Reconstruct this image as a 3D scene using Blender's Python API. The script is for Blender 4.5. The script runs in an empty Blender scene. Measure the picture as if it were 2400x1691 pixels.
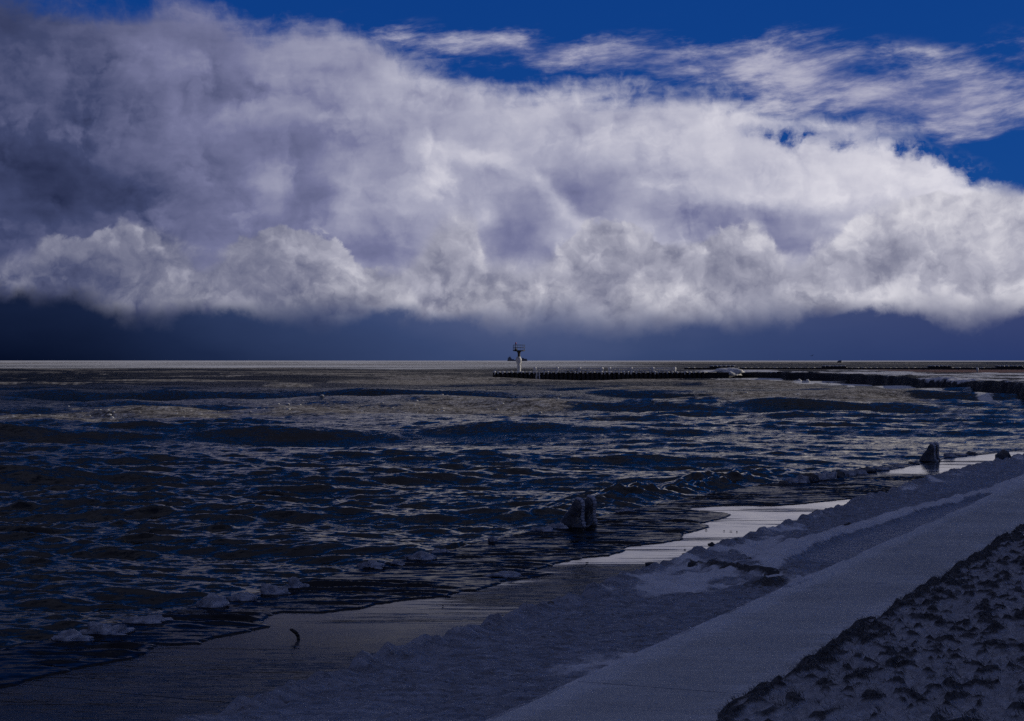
import bpy, bmesh, math, random
import numpy as np
from mathutils import Vector, noise as mnoise
random.seed(7); rng = np.random.default_rng(11)
S = bpy.context.scene
R = math.radians

# ------------------------------------------------------------------ camera
H = 3.6
cam_d = bpy.data.cameras.new('camera'); cam = bpy.data.objects.new('camera', cam_d)
S.collection.objects.link(cam); S.camera = cam
cam.location = (0, 0, H); cam.rotation_euler = (R(90), 0, 0)
cam_d.sensor_width = 36; cam_d.lens = 62.7
cam_d.clip_start = 0.5; cam_d.clip_end = 80000

# ------------------------------------------------------------------ render settings
S.render.engine = 'CYCLES'
S.view_settings.view_transform = 'Standard'; S.view_settings.look = 'None'
S.view_settings.exposure = 0; S.view_settings.gamma = 1
S.view_settings.use_curve_mapping = False
S.cycles.max_bounces = 5; S.cycles.diffuse_bounces = 2; S.cycles.glossy_bounces = 3
S.cycles.caustics_reflective = False; S.cycles.caustics_refractive = False
S.cycles.use_denoising = False
S.cycles.use_adaptive_sampling = True; S.cycles.adaptive_threshold = .012; S.cycles.adaptive_min_samples = 12

# ------------------------------------------------------------------ node helpers
def lin(r, g, b):
    f = lambda c: (c/255/12.92) if c/255 <= .04045 else ((c/255+.055)/1.055)**2.4
    return (f(r), f(g), f(b))
class Q:
    """a scalar or colour socket with arithmetic"""
    def __init__(s, t, sock): s.t, s.s = t, sock
    def _m(s, op, *a, clamp=False):
        n = s.t.nodes.new('ShaderNodeMath'); n.operation = op; n.use_clamp = clamp
        for i, v in enumerate((s,)+a):
            if isinstance(v, Q): s.t.links.new(v.s, n.inputs[i])
            else: n.inputs[i].default_value = v
        return Q(s.t, n.outputs[0])
    def __add__(s, o): return s._m('ADD', o)
    __radd__ = __add__
    def __sub__(s, o): return s._m('SUBTRACT', o)
    def __rsub__(s, o): return (s*-1)+o
    def __mul__(s, o): return s._m('MULTIPLY', o)
    __rmul__ = __mul__
    def __truediv__(s, o): return s._m('DIVIDE', o)
    def pow(s, o): return s._m('POWER', o)
    def abs(s): return s._m('ABSOLUTE')
    def max(s, o): return s._m('MAXIMUM', o)
    def min(s, o): return s._m('MINIMUM', o)
    def clamp(s): return s._m('ADD', 0.0, clamp=True)
    def step(s, a, b, lo=0., hi=1.):
        n = s.t.nodes.new('ShaderNodeMapRange'); n.interpolation_type = 'SMOOTHSTEP'
        s.t.links.new(s.s, n.inputs[0])
        for i, v in enumerate((a, b, lo, hi)): n.inputs[1+i].default_value = v
        return Q(s.t, n.outputs[0])
    def lmap(s, a, b, lo=0., hi=1.):
        n = s.t.nodes.new('ShaderNodeMapRange'); s.t.links.new(s.s, n.inputs[0])
        for i, v in enumerate((a, b, lo, hi)): n.inputs[1+i].default_value = v
        return Q(s.t, n.outputs[0])
    def curve(s, pts, x0, x1, y0, y1):
        n = s.t.nodes.new('ShaderNodeFloatCurve'); c = n.mapping.curves[0]
        pts = [((x-x0)/(x1-x0), (y-y0)/(y1-y0)) for x, y in pts]
        while len(c.points) < len(pts): c.points.new(0, 0)
        for p, (x, y) in zip(c.points, pts): p.location = (x, y); p.handle_type = 'AUTO'
        n.mapping.use_clip = False; n.mapping.extend = 'HORIZONTAL'; n.mapping.update()
        m = s.lmap(x0, x1)
        s.t.links.new(m.s, n.inputs['Value'])
        return Q(s.t, n.outputs[0])*(y1-y0)+y0
    def ramp(s, stops, interp='LINEAR'):
        n = s.t.nodes.new('ShaderNodeValToRGB'); e = n.color_ramp.elements
        n.color_ramp.interpolation = interp
        while len(e) < len(stops): e.new(.5)
        for el, (p, c) in zip(e, stops): el.position = p; el.color = (*c, 1)
        s.t.links.new(s.s, n.inputs[0]); return Q(s.t, n.outputs[0])
def mixc(t, f, a, b, blend='MIX'):
    n = t.nodes.new('ShaderNodeMix'); n.data_type = 'RGBA'; n.blend_type = blend
    for i, v in ((0, f), (6, a), (7, b)):
        if isinstance(v, Q): t.links.new(v.s, n.inputs[i])
        elif i == 0: n.inputs[0].default_value = v
        else: n.inputs[i].default_value = (*v, 1)
    return Q(t, n.outputs[2])
def vec(t, x, y, z=0.):
    n = t.nodes.new('ShaderNodeCombineXYZ')
    for i, v in enumerate((x, y, z)):
        if isinstance(v, Q): t.links.new(v.s, n.inputs[i])
        else: n.inputs[i].default_value = v
    return Q(t, n.outputs[0])
def xyz(t, v):
    n = t.nodes.new('ShaderNodeSeparateXYZ'); t.links.new(v.s, n.inputs[0])
    return [Q(t, o) for o in n.outputs]
def fbm(t, v, scale=1., detail=6., rough=.5, dist=0., kind='FBM', lac=2.0, dims='3D'):
    n = t.nodes.new('ShaderNodeTexNoise'); n.noise_dimensions = dims; n.noise_type = kind; n.normalize = True
    t.links.new(v.s, n.inputs['Vector'])
    n.inputs['Scale'].default_value = scale; n.inputs['Detail'].default_value = detail
    n.inputs['Roughness'].default_value = rough; n.inputs['Distortion'].default_value = dist
    n.inputs['Lacunarity'].default_value = lac
    return Q(t, n.outputs[0])
def voro(t, v, scale=1., detail=0., rough=.5, smooth=None, rand=1., dims='3D', feature='F1'):
    n = t.nodes.new('ShaderNodeTexVoronoi'); n.voronoi_dimensions = dims
    n.feature = 'SMOOTH_F1' if smooth else feature; n.normalize = True
    t.links.new(v.s, n.inputs['Vector'])
    n.inputs['Scale'].default_value = scale; n.inputs['Detail'].default_value = detail
    n.inputs['Roughness'].default_value = rough; n.inputs['Randomness'].default_value = rand
    if smooth: n.inputs['Smoothness'].default_value = smooth
    return Q(t, n.outputs['Distance'])
def blob(t, v, cx, cy, rx, ry, rot=0.):
    """soft round bump, 1 in its middle and 0 at its rim"""
    m = t.nodes.new('ShaderNodeMapping'); m.vector_type = 'TEXTURE'
    t.links.new(v.s, m.inputs[0])
    m.inputs[1].default_value = (cx, cy, 0); m.inputs[2].default_value = (0, 0, R(rot))
    m.inputs[3].default_value = (rx, ry, 1)
    g = t.nodes.new('ShaderNodeTexGradient'); g.gradient_type = 'QUADRATIC_SPHERE'
    t.links.new(m.outputs[0], g.inputs[0]); return Q(t, g.outputs[1])

# ------------------------------------------------------------------ sky
SUN_EL, SUN_AZ = 14.0, 70.0            # azimuth to the right of the view direction
W = bpy.data.worlds.new('World'); S.world = W; W.use_nodes = True
t = W.node_tree; t.nodes.clear()
W.cycles.sampling_method = 'MANUAL'; W.cycles.sample_map_resolution = 1024
tc = t.nodes.new('ShaderNodeTexCoord'); d = Q(t, tc.outputs['Generated'])
dx, dy, dz = xyz(t, d)
az = dx._m('ARCTAN2', dy)
el = dz._m('ARCSINE')
U = az*40.0                            # hundred-pixel-like units; 0.7 per degree
V = el*40.0
def uv(px, py):                        # authoring helper: spot seen in the photo -> sky angles
    a = math.atan((px-1148)/4000); e = math.atan((808-py)/4000*math.cos(a)); return a*40, e*40
P = vec(t, U, V, 0.3)
# large, mid and fine wandering of the cloud outlines
w1x = fbm(t, vec(t, U, V, 3.1), .35, 3, .5)-.5; w1y = fbm(t, vec(t, U, V, 9.7), .35, 3, .5)-.5
w2x = fbm(t, vec(t, U, V, 13.1), 1.3, 5, .55)-.5; w2y = fbm(t, vec(t, U, V, 19.7), 1.3, 5, .55)-.5
Uw = U+w1x*1.0+w2x*.55; Vw = V+w1y*.7+w2y*.5
w3x = fbm(t, vec(t, U, V, 23.1), 4.5, 4, .6)-.5; w3y = fbm(t, vec(t, U, V, 29.7), 4.5, 4, .6)-.5
Uw = Uw+w3x*.22; Vw = Vw+w3y*.2
Pw = vec(t, Uw, Vw, 0.3)
# cauliflower heads
def heads(x, y, sc, det): 
    q = voro(t, vec(t, x, y), sc, det, .55, dims='2D'); return 1.0-q*q*2.2
bil = heads(Uw, Vw*1.15, .62, 4)
bil2 = heads(Uw+.17, Vw*1.15+.19, .62, 4)
relief = (bil-bil2)*fbm(t, vec(t, U, V, 31.), .9, 2, .5).step(.35, .7, .15, 1.)   # brighter on the side that faces the sun
fine = fbm(t, Pw, 2.2, 8, .58)-.5
soft = fbm(t, vec(t, U+w1x*1.5, V*1.6+w1y*1.2, 5.), .55, 5, .5)-.5
streak = fbm(t, vec(t, U*.35+V*.12+w1x*.6, V*1.9+w1y*1.2-U*.1, 7.), .9, 7, .55)-.5

def C(pts, y0=-1., y1=12.):            # a sky curve given by photo spots
    q = [uv(*p) for p in pts]; return U.curve(q, -17., 17., y0, y1)
# tops and bases of the banks
top = C([(-400, -330), (-60, -60), (150, -10), (300, 5), (430, -15), (580, 45), (700, 35), (800, 62), (900, 116), (1000, 148), (1130, 185), (1300, 185), (1560, 190),
         (1720, 228), (1900, 262), (2040, 280), (2110, 325), (2200, 360), (2243, 390), (2400, 450), (2700, 470)], -2., 13.)
base = C([(-400, 650), (50, 655), (180, 668), (260, 700), (430, 695), (700, 700), (900, 705), (1050, 720), (1150, 722), (1250, 705), (1440, 728),
          (1560, 720), (1750, 700), (2000, 700), (2150, 708), (2243, 702), (2700, 710)])
ctop = C([(-400, 560), (50, 590), (110, 545), (200, 548), (300, 505), (350, 535), (480, 560), (640, 525), (720, 548), (860, 620), (930, 590), (1000, 525), (1060, 530),
          (1095, 610), (1190, 610), (1350, 515), (1450, 530), (1600, 515), (1715, 530), (1765, 610), (1850, 555), (1950, 495), (2100, 460), (2243, 445), (2700, 430)])

# ---- clear sky: Nishita, deepened towards the polarised blue of the photograph
sky = t.nodes.new('ShaderNodeTexSky'); sky.sky_type = 'NISHITA'; sky.sun_disc = False
sky.sun_elevation = R(SUN_EL); sky.sun_rotation = R(SUN_AZ); sky.air_density = 1.0; sky.dust_density = .2; sky.ozone_density = 3.0
clear = mixc(t, 1., Q(t, sky.outputs[0]), (.08, .26, .56), 'MULTIPLY')
BG = 0.10                               # background strength
def K(r, g, b): return tuple(c/BG for c in lin(r, g, b))
# keep its brightness near that of the photo: mix with the flat deep blue
blue = mixc(t, .8, clear, mixc(t, V.lmap(4., 13.), K(7, 60, 140), mixc(t, V.lmap(8., 18.), K(6, 52, 126), K(22, 37, 68))))

# ---- high thin cloud at the upper right and wisps
ci_n = fbm(t, vec(t, U*.5+V*.2+w1x*.8, V*1.7-U*.22+w1y*.8, 21.), .8, 9, .62)
def spot(px, py, rx, ry, rot=0., v=P):
    a, b = uv(px, py); return blob(t, v, a, b, rx/100, ry/100, rot)
ci_m = (spot(1860, 185, 600, 170, -12)*2.1+spot(2200, 210, 420, 180, 12)*1.6+spot(1250, 120, 560, 90, -6)*1.55+spot(1480, 130, 300, 60, -4)*.7+spot(1120, 95, 200, 60)*.3
        +spot(880, 90, 260, 75, -14)*.7+spot(2200, 290, 200, 60)*.3+spot(1750, 140, 200, 70)*.5
        +V.step(13.2, 20.)*.2)
cirrus = (ci_n*2.6-1.36+ci_m*.64).step(.02, .8)*ci_m.step(.02, .3)*.92
col = mixc(t, cirrus, blue, mixc(t, ci_n.step(.4, .75), K(128, 132, 170), K(196, 194, 208)))

# ---- broken grey deck higher up, above the picture
ov = fbm(t, vec(t, dx/(dz+.25), dy/(dz+.25), .5), 1.7, 7, .55)
aO = ov.step(.36, .56)*V.step(17., 27.)*.95
col = mixc(t, aO, col, ov.ramp([(.42, K(108, 113, 142)), (.58, K(78, 83, 110)), (.75, K(50, 55, 80))]))

# ---- main bank
warp_top = fine*1.0+streak*1.1
aM = (top-V+warp_top*.8+w2y*.3).step(-.12, .62)
hb = spot(1800, 315, 260, 60, -7, Pw)*2.6+spot(2080, 322, 280, 60, -8, Pw)*3.2+spot(2240, 400, 170, 80, -10, Pw)*4.
aM = aM*(1.0-(hb*(1.0+fine*3.+streak*2.5+w2y*1.5)-.3).step(-.05, 1.25))
b = U.curve([uv(-400, 400)[:1]+(.24,), (uv(50, 0)[0], .22), (uv(300, 0)[0], .34), (uv(700, 0)[0], .53), (uv(1000, 0)[0], .64), (uv(1400, 0)[0], .72), (uv(1900, 0)[0], .82), (uv(2243, 0)[0], .86), (17., .8)], -17, 17, 0, 1)
mid = fbm(t, Pw, 1.15, 6, .52)-.5
body = V.step(1.5, 3.)*V.step(8.5, 6.)
b = b+.05+soft*.34+streak*.17+fine*.07+(relief*.42+mid*.20+(bil-.6)*.10)*body
dark = [(420, 420, 660, 190, 0, -.30), (120, 430, 360, 190, 0, -.14), (150, 80, 380, 130, 0, -.10), (560, 215, 420, 55, -4, -.22),
        (700, 310, 230, 100, 0, -.14), (860, 560, 260, 130, 0, -.32), (700, 440, 360, 120, 20, -.12), (1150, 540, 260, 180, 0, -.42), (1340, 430, 280, 130, -10, -.42), (1180, 420, 180, 80, 0, -.22),
        (1600, 520, 360, 90, -8, -.34), (1790, 540, 330, 110, 0, -.62), (1620, 480, 320, 60, -4, -.22), (1740, 480, 380, 50, 4, -.24), (1970, 455, 260, 36, 8, -.16), (1350, 275, 300, 50, 0, -.09), (880, 330, 160, 120, 0, -.16),
        (740, 540, 200, 70, 0, -.12), (300, 330, 300, 60, 0, -.08), (1000, 215, 200, 40, -8, -.10), (1480, 330, 220, 40, 0, -.07), (1120, 300, 160, 40, 0, -.08)]
lite = [(960, 390, 130, 130, 0, .40), (1000, 390, 60, 50, 0, .34), (1090, 345, 90, 36, 0, .24), (820, 420, 90, 80, 0, .22), (790, 480, 80, 60, 0, .20), (600, 390, 110, 130, -25, .26),
        (560, 490, 180, 90, 30, .16), (490, 262, 120, 60, 0, .20), (380, 500, 80, 110, 0, .20), (290, 520, 70, 60, 0, .22), (1230, 430, 220, 50, -38, .36), (1215, 390, 60, 50, 0, .2), (1420, 485, 60, 90, 70, .30), (1085, 480, 80, 36, 0, .28),
        (1340, 510, 200, 45, -30, .20), (1560, 435, 300, 100, 0, .12), (1690, 495, 60, 22, -20, .34), (2000, 400, 340, 90, -10, .18), (2150, 460, 240, 70, -18, .14), (1300, 220, 700, 100, -4, .10), (320, 120, 340, 60, -6, .10),
        (950, 190, 260, 60, -14, .10), (760, 270, 130, 30, 0, .14), (1640, 260, 260, 50, -10, .06), (980, 330, 120, 40, 0, .14), (1150, 250, 130, 30, 0, .08)]
for a in dark+lite: b = b+spot(*a[:5], Pw)*a[5]
main = b.clamp().ramp([(0, K(28, 36, 66)), (.25, K(64, 72, 108)), (.5, K(116, 119, 154)), (.75, K(168, 169, 190)), (1., K(218, 216, 226))])
col = mixc(t, aM, col, main)

# ---- row of cumulus under it
csoft = fbm(t, vec(t, U, V, 41.), .5, 2, .5).step(.38, .66, .12, .85)
aC = ((ctop-V+w1y*1.5+bil*.6-.40+fine*.5+w2y*.6+.06)/csoft).step(-.45, .65)
bc = U.curve([(-17, .22), (uv(50, 0)[0], .30), (uv(400, 0)[0], .42), (uv(800, 0)[0], .51), (uv(1300, 0)[0], .60), (uv(1700, 0)[0], .66), (uv(2243, 0)[0], .76), (17., .78)], -17, 17, 0, 1)
depthC = (ctop-V)                       # below the heads
bc = bc+relief*.62+(bil-.6)*.26+fine*.44+soft*.30+mid*.55+depthC.lmap(-.3, .55, .13, 0.)-.03
for a in [(1690, 620, 200, 90, 0, -.30), (2010, 590, 140, 70, 40, -.32), (1180, 660, 150, 60, 0, -.10), (1290, 610, 120, 60, 30, .1), (1400, 640, 220, 80, 0, .08), (650, 560, 160, 80, 0, .12), (1040, 560, 80, 70, 0, .12),
          (1480, 690, 160, 50, 0, .1), (240, 600, 260, 60, 0, -.08), (930, 650, 200, 60, 0, .08), (1860, 690, 240, 40, 0, -.14), (2130, 700, 160, 50, 0, -.2), (820, 600, 140, 90, 30, -.26), (1120, 620, 110, 60, 0, -.30), (460, 560, 120, 70, 0, -.12), (110, 600, 160, 80, 0, -.06), (1780, 590, 90, 60, 0, -.3), (1560, 600, 140, 60, 0, .08), (2080, 480, 200, 60, -30, .12), (2160, 560, 120, 40, -30, -.18), (1900, 540, 120, 40, 30, .12), (740, 690, 200, 40, 0, -.14)]:
    bc = bc+spot(*a[:5], Pw)*a[5]
cum = bc.clamp().ramp([(0, K(44, 50, 82)), (.25, K(78, 84, 116)), (.5, K(124, 126, 148)), (.75, K(170, 170, 186)), (1., K(218, 216, 224))])
col = mixc(t, aC*.96, col, cum)

# ---- nearer, lower puffs in front of that row
cf = C([(-400, 700), (50, 640), (140, 650), (230, 690), (330, 640), (450, 640), (560, 690), (700, 640), (800, 615), (900, 640), (960, 690), (1010, 640), (1090, 625), (1150, 660), (1260, 650), (1330, 690),
        (1420, 640), (1500, 640), (1600, 665), (1720, 690), (1830, 640), (1900, 660), (2010, 640), (2100, 690), (2180, 660), (2243, 640), (2700, 650)])
aF = (cf-V+(bil-.6)*.45+fine*.6+w2y*.5).step(-.2, .5)
bf = bc+(bil-.55)*.2+fine*.2+(cf-V).lmap(0., .8, .13, -.12)
col = mixc(t, aF*.8, col, bf.clamp().ramp([(0, K(34, 40, 66)), (.25, K(80, 85, 116)), (.5, K(126, 128, 148)), (.75, K(172, 172, 186)), (1., K(218, 216, 224))]))

# ---- rain curtain between the clouds and the lake
rsoft = fbm(t, vec(t, U, V, 47.), .45, 2, .5).step(.35, .65, .5, 1.7)
aR = ((base-V+(bil-.55)*.30+fine*.5+w2y*.32+mid*.22)/rsoft).step(-.34, .36)
rn = U.curve([(-17, .02), (uv(50, 0)[0], .06), (uv(400, 0)[0], .28), (uv(800, 0)[0], .52), (uv(1200, 0)[0], .68), (uv(1500, 0)[0], .62), (uv(2243, 0)[0], .50), (17, .45)], -17, 17, 0, 1)
rn = rn+V.lmap(0., 1.1, -.05, .10)+soft*.10+streak*.05
rain = rn.clamp().ramp([(0, K(6, 14, 36)), (.3, K(27, 40, 72)), (.6, K(54, 70, 110)), (1., K(98, 108, 146))])
rain = mixc(t, U.lmap(uv(1400, 0)[0], uv(2243, 0)[0])*.6, rain, mixc(t, V.lmap(0, 1.0), K(40, 58, 112), K(58, 66, 112)))
col = mixc(t, aR, col, rain)
col = mixc(t, el.step(-.006, -.002), K(16, 20, 34), col)      # below the horizon: lake
bg = t.nodes.new('ShaderNodeBackground'); bg.inputs[1].default_value = BG
t.links.new(col.s, bg.inputs[0])
wo = t.nodes.new('ShaderNodeOutputWorld'); t.links.new(bg.outputs[0], wo.inputs[0])

# ------------------------------------------------------------------ sun
sd = bpy.data.lights.new('sun', 'SUN'); sd.energy = 2.2; sd.angle = R(.5); sd.color = (1, .93, .82)
so = bpy.data.objects.new('sun', sd); S.collection.objects.link(so)
to_sun = Vector((math.sin(R(SUN_AZ))*math.cos(R(SUN_EL)), math.cos(R(SUN_AZ))*math.cos(R(SUN_EL)), math.sin(R(SUN_EL))))
so.rotation_euler = (-to_sun).to_track_quat('-Z', 'Y').to_euler()

# ================================================================== helpers for geometry
COL = S.collection
TH = R(23.6); SX, SY = math.sin(TH), math.cos(TH)
def XY(u, v): return (u*SX+v*SY, u*SY-v*SX)            # along the shore, inland -> world
def at(x, y, z=0.):                                     # spot seen in the photo on level z -> world point
    Y = (H-z)*4180/(y-845.5); return ((x-1200)/4180*Y, Y, z)
def UV(X, Y): return (X*SX+Y*SY, X*SY-Y*SX)
def sstep(a, b, x):
    q = np.clip((x-a)/(b-a), 0, 1); return q*q*(3-2*q)
_perm = rng.permutation(4096); _grad = rng.uniform(0, 2*np.pi, 4096)
def pn(x, y, seed=0):
    """gradient noise, about -0.7..0.7"""
    xi = np.floor(x).astype(np.int64); yi = np.floor(y).astype(np.int64); fx = x-xi; fy = y-yi
    u = fx*fx*fx*(fx*(fx*6-15)+10); v = fy*fy*fy*(fy*(fy*6-15)+10)
    def g(a, b):
        h = _perm[(_perm[(xi+a+seed*131) & 4095]+yi+b) & 4095]; an = _grad[h]
        return np.cos(an)*(fx-a)+np.sin(an)*(fy-b)
    a = g(0, 0)*(1-u)+g(1, 0)*u; b = g(0, 1)*(1-u)+g(1, 1)*u
    return a*(1-v)+b*v
def fb(x, y, oct=4, seed=0, rough=.5):
    s = 0.; a = 1.; f = 1.
    for o in range(oct): s = s+pn(x*f, y*f, seed+o)*a; a *= rough; f *= 2.03
    return s
def mesh_grid(name, P, mat, smooth=True, keep=None, attrs=None, flip=False):
    """P: rows x cols x 3"""
    n, m = P.shape[:2]; idx = np.arange(n*m).reshape(n, m)
    F = np.stack([idx[:-1, :-1], idx[:-1, 1:], idx[1:, 1:], idx[1:, :-1]], -1).reshape(-1, 4)
    if keep is not None: F = F[keep.reshape(-1)]
    if flip: F = F[:, ::-1]
    me = bpy.data.meshes.new(name); me.vertices.add(n*m); me.vertices.foreach_set('co', P.reshape(-1).astype(np.float32))
    me.loops.add(F.size); me.polygons.add(len(F))
    me.polygons.foreach_set('loop_start', np.arange(0, F.size, 4)); me.loops.foreach_set('vertex_index', np.ascontiguousarray(F).reshape(-1).astype(np.int32))
    for k, a in (attrs or {}).items():
        at_ = me.attributes.new(k, 'FLOAT', 'POINT'); at_.data.foreach_set('value', a.reshape(-1).astype(np.float32))
    me.update(calc_edges=True); me.validate()
    me.polygons.foreach_set('use_smooth', np.full(len(me.polygons), smooth))
    me.materials.append(mat); return me
def link(name, me, parent=None, loc=None):
    o = bpy.data.objects.new(name, me); COL.objects.link(o)
    if parent is not None: o.parent = parent
    if loc is not None: o.location = loc
    return o
def tag(o, label=None, cat=None, group=None, kind=None):
    if label: o['label'] = label
    if cat: o['category'] = cat
    if group: o['group'] = group
    if kind: o['kind'] = kind
    return o
def empty(name, loc, rz=0.):
    o = bpy.data.objects.new(name, None); COL.objects.link(o); o.location = loc; o.rotation_euler = (0, 0, rz)
    o.empty_display_size = .2; return o
def bm_mesh(name, bm, mat, smooth=False):
    bmesh.ops.recalc_face_normals(bm, faces=bm.faces)
    me = bpy.data.meshes.new(name); bm.to_mesh(me); bm.free()
    me.polygons.foreach_set('use_smooth', np.full(len(me.polygons), smooth))
    me.materials.append(mat); return me
def box(bm, x0, x1, y0, y1, z0, z1, bev=0.):
    r = bmesh.ops.create_cube(bm, size=1.)
    for v in r['verts']: v.co = Vector(((x0+x1)/2+v.co.x*(x1-x0), (y0+y1)/2+v.co.y*(y1-y0), (z0+z1)/2+v.co.z*(z1-z0)))
    if bev:
        es = list({e for v in r['verts'] for e in v.link_edges})
        bmesh.ops.bevel(bm, geom=es, offset=bev, segments=2, affect='EDGES')
def tube(bm, a, b, r0, r1=None, n=10):
    a = Vector(a); b = Vector(b); r1 = r0 if r1 is None else r1
    q = (b-a).to_track_quat('Z', 'Y'); rings = []
    for p, r in ((a, r0), (b, r1)):
        rings.append([bm.verts.new(p+q@Vector((math.cos(k*2*math.pi/n)*r, math.sin(k*2*math.pi/n)*r, 0))) for k in range(n)])
    for k in range(n): bm.faces.new((rings[0][k], rings[0][(k+1) % n], rings[1][(k+1) % n], rings[1][k]))
    bm.faces.new(rings[0][::-1]); bm.faces.new(rings[1])
def lathe(bm, prof, n=16, c=(0, 0, 0), wob=0., seed=0):
    rings = []
    for i, (r, z) in enumerate(prof):
        ring = []
        for k in range(n):
            a = k*2*math.pi/n; rr = r*(1+wob*mnoise.noise((math.cos(a)*1.4+seed, math.sin(a)*1.4, z*2.2)))
            ring.append(bm.verts.new((c[0]+math.cos(a)*rr, c[1]+math.sin(a)*rr, c[2]+z)))
        rings.append(ring)
    for A, B in zip(rings, rings[1:]):
        for k in range(n): bm.faces.new((A[k], A[(k+1) % n], B[(k+1) % n], B[k]))
    bm.faces.new(rings[0][::-1]); bm.faces.new(rings[-1])
def lump_bm(rx, ry, rz, seed, sub=3, amp=.28, freq=1.6, flat=-.35, bm=None, loc=(0, 0, 0)):
    own = bm is None; bm = bm or bmesh.new()
    r = bmesh.ops.create_icosphere(bm, subdivisions=sub, radius=1.)
    for v in r['verts']:
        p = v.co.copy()
        d_ = 1+amp*mnoise.noise(p*freq+Vector((seed*3.7, seed*1.3, 0)))+amp*.45*mnoise.noise(p*freq*2.7+Vector((0, seed*2.1, 5)))+amp*.22*mnoise.noise(p*freq*6.1+Vector((seed, 0, 9)))
        p = p*d_; p.z = max(p.z, flat)
        v.co = Vector((p.x*rx+loc[0], p.y*ry+loc[1], p.z*rz+loc[2]))
    return bm

# ================================================================== materials
def new_mat(name):
    m = bpy.data.materials.new(name); m.use_nodes = True; t = m.node_tree; t.nodes.clear()
    o = t.nodes.new('ShaderNodeOutputMaterial'); b = t.nodes.new('ShaderNodeBsdfPrincipled'); t.links.new(b.outputs[0], o.inputs[0])
    return m, t, b
def put(t, b, k, v):
    if isinstance(v, Q): t.links.new(v.s, b.inputs[k])
    elif isinstance(v, tuple): b.inputs[k].default_value = (*v, 1)
    else: b.inputs[k].default_value = v
def objco(t, kind='Object'):
    return Q(t, t.nodes.new('ShaderNodeTexCoord').outputs[kind])
def world_pos(t):
    return Q(t, t.nodes.new('ShaderNodeNewGeometry').outputs['Position'])
def scaled(t, v, sx, sy, sz=1., rz=0.):
    m = t.nodes.new('ShaderNodeMapping'); t.links.new(v.s, m.inputs[0]); m.inputs[2].default_value = (0, 0, rz); m.inputs[3].default_value = (sx, sy, sz)
    return Q(t, m.outputs[0])
def bump(t, b, h, strength=.5, dist=.02, inp='Normal'):
    n = t.nodes.new('ShaderNodeBump')
    if isinstance(strength, Q): t.links.new(strength.s, n.inputs['Strength'])
    else: n.inputs['Strength'].default_value = strength
    n.inputs['Distance'].default_value = dist
    t.links.new(h.s, n.inputs['Height']); t.links.new(n.outputs[0], b.inputs[inp]); return n
def attr(t, name):
    n = t.nodes.new('ShaderNodeAttribute'); n.attribute_name = name; return Q(t, n.outputs['Fac'])
def simple(name, c0, c1, rough=.7, scale=3., bs=.4, bd=.02, spec=.5, metal=0., bscale=None):
    m, t, b = new_mat(name); p = objco(t)
    n = fbm(t, p, scale, 6, .6); put(t, b, 'Base Color', mixc(t, n.step(.3, .7), c0, c1))
    put(t, b, 'Roughness', n.lmap(.3, .7, rough*.8, min(1., rough*1.15))); put(t, b, 'Specular IOR Level', spec); put(t, b, 'Metallic', metal)
    bump(t, b, fbm(t, p, bscale or scale*5, 6, .6), bs, bd); return m
M = {}
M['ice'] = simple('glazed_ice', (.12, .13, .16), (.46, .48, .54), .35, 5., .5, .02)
M['snow'] = simple('snow', (.62, .63, .68), (.80, .80, .82), .8, 4., .4, .02, .2)
M['dark_ice'] = simple('dark_wet_ice', (.014, .015, .018), (.075, .078, .092), .3, 6., .35, .01)
M['stone'] = simple('dark_wet_stone', (.015, .015, .018), (.05, .05, .055), .5, 8., .5, .02)
M['steel'] = simple('weathered_steel', (.02, .02, .022), (.05, .045, .04), .6, 6., .3, .01)
M['pile'] = simple('rusty_sheet_pile', (.012, .011, .010), (.035, .028, .022), .8, 3., .3, .02)
M['conc'] = simple('weathered_concrete', (.16, .16, .16), (.26, .255, .25), .85, 1.5, .3, .01)
M['wood'] = simple('waterlogged_wood', (.02, .016, .012), (.06, .045, .035), .6, 12., .5, .01)
M['ship'] = simple('ship_haze_blue', (.04, .055, .10), (.06, .08, .13), .7, .05, .0, .01)  # bluish colour carries the haze of the far distance
M['red'] = simple('red_lamp_lens', (.55, .02, .015), (.65, .03, .02), .3, 5., .0)
M['bird'] = simple('dark_feathers', (.012, .012, .014), (.03, .028, .026), .7, 30., .1, .005)
M['white_feather'] = simple('white_feathers', (.6, .6, .6), (.75, .75, .75), .7, 30., .1, .005)
M['grass_dry'] = simple('frosted_winter_grass', (.02, .021, .023), (.11, .11, .115), .7, 4., .0)
M['icy_white'] = simple('sunlit_rime_ice', (.62, .60, .55), (.82, .80, .76), .6, 3., .5, .03, .3)
M['wall'] = simple('shade_block_facade', (.30, .28, .26), (.40, .38, .35), .9, .2, .1, .01)
M['glass'] = simple('shade_block_glass', (.02, .025, .03), (.03, .035, .04), .08, .3, .0, .01)

# ---- lake water with patches of drifting slush ice
m, t, b = new_mat('lake_water'); M['water'] = m
wp = world_pos(t); sl = attr(t, 'slush'); foam = attr(t, 'foam'); rip = attr(t, 'ripple')
n1 = fbm(t, scaled(t, wp, .22, .10, .2), 1., 5, .6); n2 = fbm(t, wp, 1.1, 6, .7); n3 = fbm(t, wp, 4.5, 4, .7)
mask = (sl*1.25+(n1-.5)*1.1+(n2-.5)*.9-.42).step(.0, .28)
speck = (n2*.55+n3*.45)
slc = speck.ramp([(.32, (.03, .026, .022)), (.45, (.14, .125, .105)), (.55, (.46, .42, .37)), (.66, (.85, .83, .79))])
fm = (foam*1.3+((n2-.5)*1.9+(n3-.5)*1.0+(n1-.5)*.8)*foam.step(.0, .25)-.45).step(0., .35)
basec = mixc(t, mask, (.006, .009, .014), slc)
basec = mixc(t, fm, basec, (.78, .77, .75))
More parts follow.
